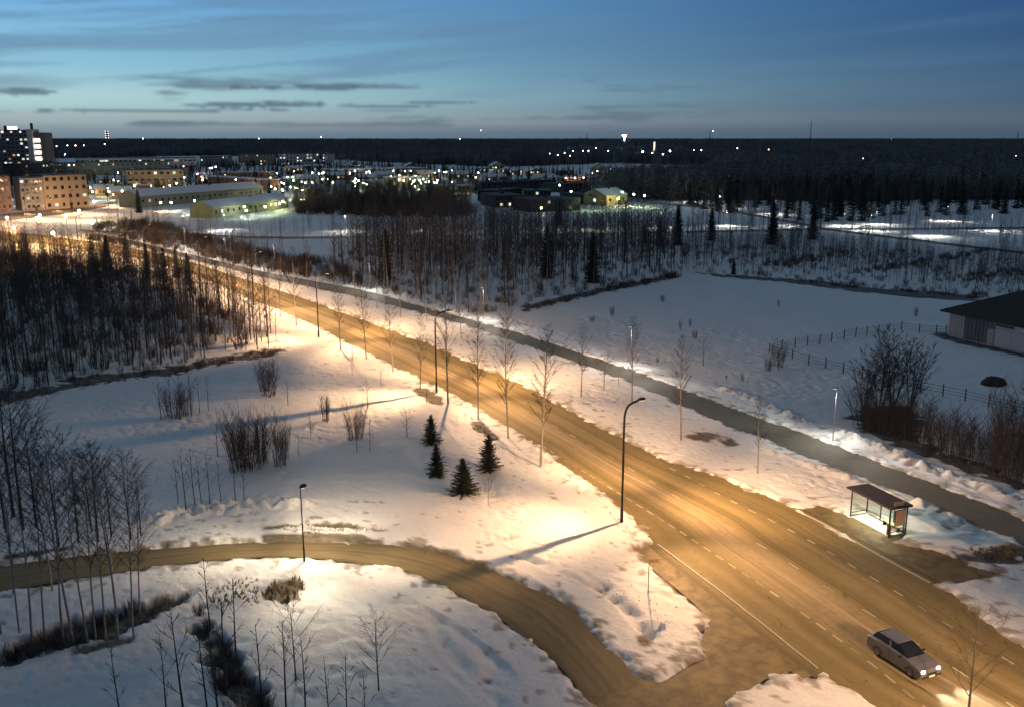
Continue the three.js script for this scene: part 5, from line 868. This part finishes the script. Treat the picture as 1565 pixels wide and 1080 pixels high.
// lights out to the horizon: floodlight masts
const farGeo = new THREE.IcosahedronGeometry(1, 0);
function farLight(px, py, c = WHITE, size = 1) {
  const dy = py - HORIZON, d = dy > 4 ? 16500 / dy : 4600, o = thing('light_mast', 'distant light mast shining above the dark forest', 'light mast', 0, 0, 0, 0, 'distant light masts'), zz = -d, x = (px - 782.5) / FOC * d / cP * 0.99;
  const h = CAMH - dy * d / FOC; o.position.set(x, 0, zz); const m = part(o, 'lamp_globe', farGeo, globes['f' + c.join() + size] ??= glow(mix3(c, [1, 1, 1], 0.3), 22)); m.position.y = h; m.scale.setScalar(d * 0.00042 * size);
  part(o, 'pole', cyl(0.35, 0.2, h - 0.5, 0, 0, 0, 5), darkMetal);
}
for (const [x, y, c, s] of [[924, 230, ORANGE, 1.4], [975, 231, WHITE, 2.4], [1015, 230, WHITE, 2.2], [989, 233, WHITE, 1.4], [1005, 235, WHITE, 1.4], [1050, 229], [1061, 229], [1114, 226], [1160, 228, ORANGE], [895, 230, ORANGE, 1.3], [887, 230], [860, 233, ORANGE, 1.2], [868, 237, ORANGE], [838, 234, ORANGE], [906, 226], [872, 230], [850, 236], [810, 215.5, ORANGE], [850, 216], [854, 216], [868, 215.5], [1537, 200, WHITE, 0.8], [1536, 208.6], [1339, 213], [1208, 217], [610, 215, ORANGE, 1.4], [694, 215, ORANGE, 1.5], [706, 213, WHITE, 1.2], [671, 215.5], [661, 215.5], [411, 212], [502, 210], [528, 215.5], [84, 223], [101, 222.5], [113, 223], [129, 222], [141, 222, ORANGE, 1.3], [153, 222], [184, 220, WHITE, 1.3], [203, 219], [217, 218], [222, 218], [235, 218.5], [240, 218], [246, 218.5], [252, 218.5], [259, 218.5], [241, 212, WHITE, 1.4], [1077, 201, WHITE, 0.8], [737, 200, WHITE, 0.6], [1525, 237, ORANGE, 0.8], [1300, 241, WHITE, 0.7], [1555, 238, GREENISH, 1]]) farLight(x, y, c ?? WHITE, s ?? 1);
// funnel-shaped water tower, floodlit
{
  const d = 3300, u = d / FOC, x = (950 - 782.5) / FOC * d, o = thing('water_tower', 'white funnel shaped water tower glowing on the horizon', 'water tower', x, 6, -d);
  const pr = [[3.2, 0], [3.2, 30], [4, 34], [11.5, 43], [11.8, 44], [0.1, 45.5]].map(([a, b]) => new THREE.Vector2(a, b));
  part(o, 'funnel', new THREE.LatheGeometry(pr, 28), wallMat(WHITEW)); for (const s of [-1, 1]) { const f = part(o, 'flood_lamp', box(0.6, 0.5, 0.4, s * 14, 24, 22), glow(WHITE, 8)); }
  for (const s of [-1, 1]) spot(o, WHITE, 9000, [s * 13, 24.5, 24], [0, 40, 0], 0.7, 0.5, 20);
}
{ // lit pylon sign, chimney tower with red lights, radio masts
  const d = 2050, o = thing('pylon_sign', 'tall glowing pylon sign above the far shop hall', 'pylon sign', (995 - 782.5) / FOC * d, 0, -d); part(o, 'pole', box(1.6, 8, 1.2, 0, 4, 0), darkMetal); part(o, 'sign_panel', box(3.4, 20, 1.4, 0, 18, 0), glow([1, 0.72, 0.5], 1.6));
  const e = 3600, t = thing('chimney_tower', 'distant chimney tower ringed with white and red lights', 'tower', (180 - 782.5) / FOC * e, 0, -e); part(t, 'shaft', cyl(6, 5, 66, 0, 0, 0, 16), wallMat(GREY)); for (let k = 0; k < 4; k++) for (const s of [-1, 1]) part(t, 'warning_light', new THREE.IcosahedronGeometry(1.5, 0).translate(s * 5, 40 + k * 8, 4), glow(k % 2 ? [1, 0.45, 0.5] : [1, 0.9, 0.95], 5));
  for (const [px, top_, d2, l] of [[1227, 188, 1150, 'tall thin radio mast rising from the dark forest'], [894, 205, 3000, 'thin mast on the horizon beside the water tower'], [1077, 202, 3200, 'thin mast with a lamp on its tip on the horizon'], [1536, 203, 3200, 'thin mast on the horizon above the dark forest']]) {
    const h = CAMH + (HORIZON - top_) * d2 / FOC, m = thing('radio_mast', l, 'mast', (px - 782.5) / FOC * d2, 0, -d2), w = d2 * 0.0005, gb = new GB(); for (const [a, c] of [[1, 1], [1, -1], [-1, 0]]) gb.tube([a * w, 0, c * w], [a * w * 0.6, h, c * w * 0.6], w * 0.3, w * 0.22, 4); for (let k = 0; k < 24; k++) gb.tube([w, h * k / 24, (k % 2 ? w : -w)], [-w * 0.8, h * (k + 1) / 24, 0], w * 0.14, w * 0.14, 3); part(m, 'lattice', gb.geo(), std([0.12, 0.12, 0.13], 0.6, 0.4)); part(m, 'tip', cyl(w * 0.4, w * 0.2, h * 0.05, 0, h, 0, 5), darkMetal);
  }
}
// ------------------------------------------------------------------ forest to the horizon, in groves
{
  const grove = [0, 1].map((s) => { const list = []; for (let k = 0; k < 16; k++) { const g = (k + s) % 3 ? farSpruceLow : farBareLow, q = g.clone(), sc = rr(0.75, 1.2); q.scale(sc * 1.15, sc, sc * 1.15).rotateY(rnd() * 6).translate(rr(-18, 18), 0, rr(-18, 18)); list.push(q); } return mergeGeometries(list); });
  const town = [[[60, 285], [60, 243], [330, 238], [540, 246], [760, 256], [920, 250], [1110, 254], [1110, 275], [960, 290], [860, 330], [440, 335], [-60, 350], [-60, 245]]].map((l) => inPoly(G(l)));
  const shop = inPoly(G([[940, 247], [1050, 247], [1050, 228], [850, 228], [840, 240]])); const spots = [[], []];
  for (let k = 0; k < 26000; k++) {
    const d = 520 + 5200 * Math.pow(rnd(), 1.25), a = rr(-0.62, 0.62), x = Math.tan(a) * d, z = -d;
    if (town[0](x, z) || (shop(x, z) && rnd() < 0.8) || sdFar(x, z, 20) < 18) continue;
    if (d < 620 && x < 60) continue; spots[k % 2].push([x, z, rr(0.85, 1.2) * (d > 1500 ? 1.3 : 1), rr(0.6, 1.12)]);
  }
  const hazedWood = std([0.2, 0.19, 0.195], 0.95);  // paler than the nearer trees: distance haze put into the colour
  grove.forEach((g, i) => mass('horizon_forest', g, hazedWood, spots[i], 'dark forest stretching to the horizon', 'wood', true));
  // trees among the houses
  const tp = G([[-60, 330], [-60, 250], [330, 243], [540, 252], [760, 262], [960, 268], [960, 290], [860, 296], [640, 300], [430, 300]]), ins = inPoly(tp), ts = []; let guard = 60000;
  while (ts.length < 2000 && guard-- > 0) { const x = rr(-420, 130), z = -rr(400, 1300); if (ins(x, z) && sdFar(x, z, 20) > 5) ts.push([x, z, rr(0.5, 0.95)]); }
  mass('town_trees', farTree[0], massBark, ts.filter((_, k) => k % 2), 'bare trees standing between the town houses', 'wood', true); mass('town_trees', farSpruce[1], needleFar, ts.filter((_, k) => k % 2 === 0).map(([x, z, s]) => [x, z, s * 0.8]), 'dark spruces standing between the town houses', 'wood');
}
console.log('town');
renderer.render(scene, camera);
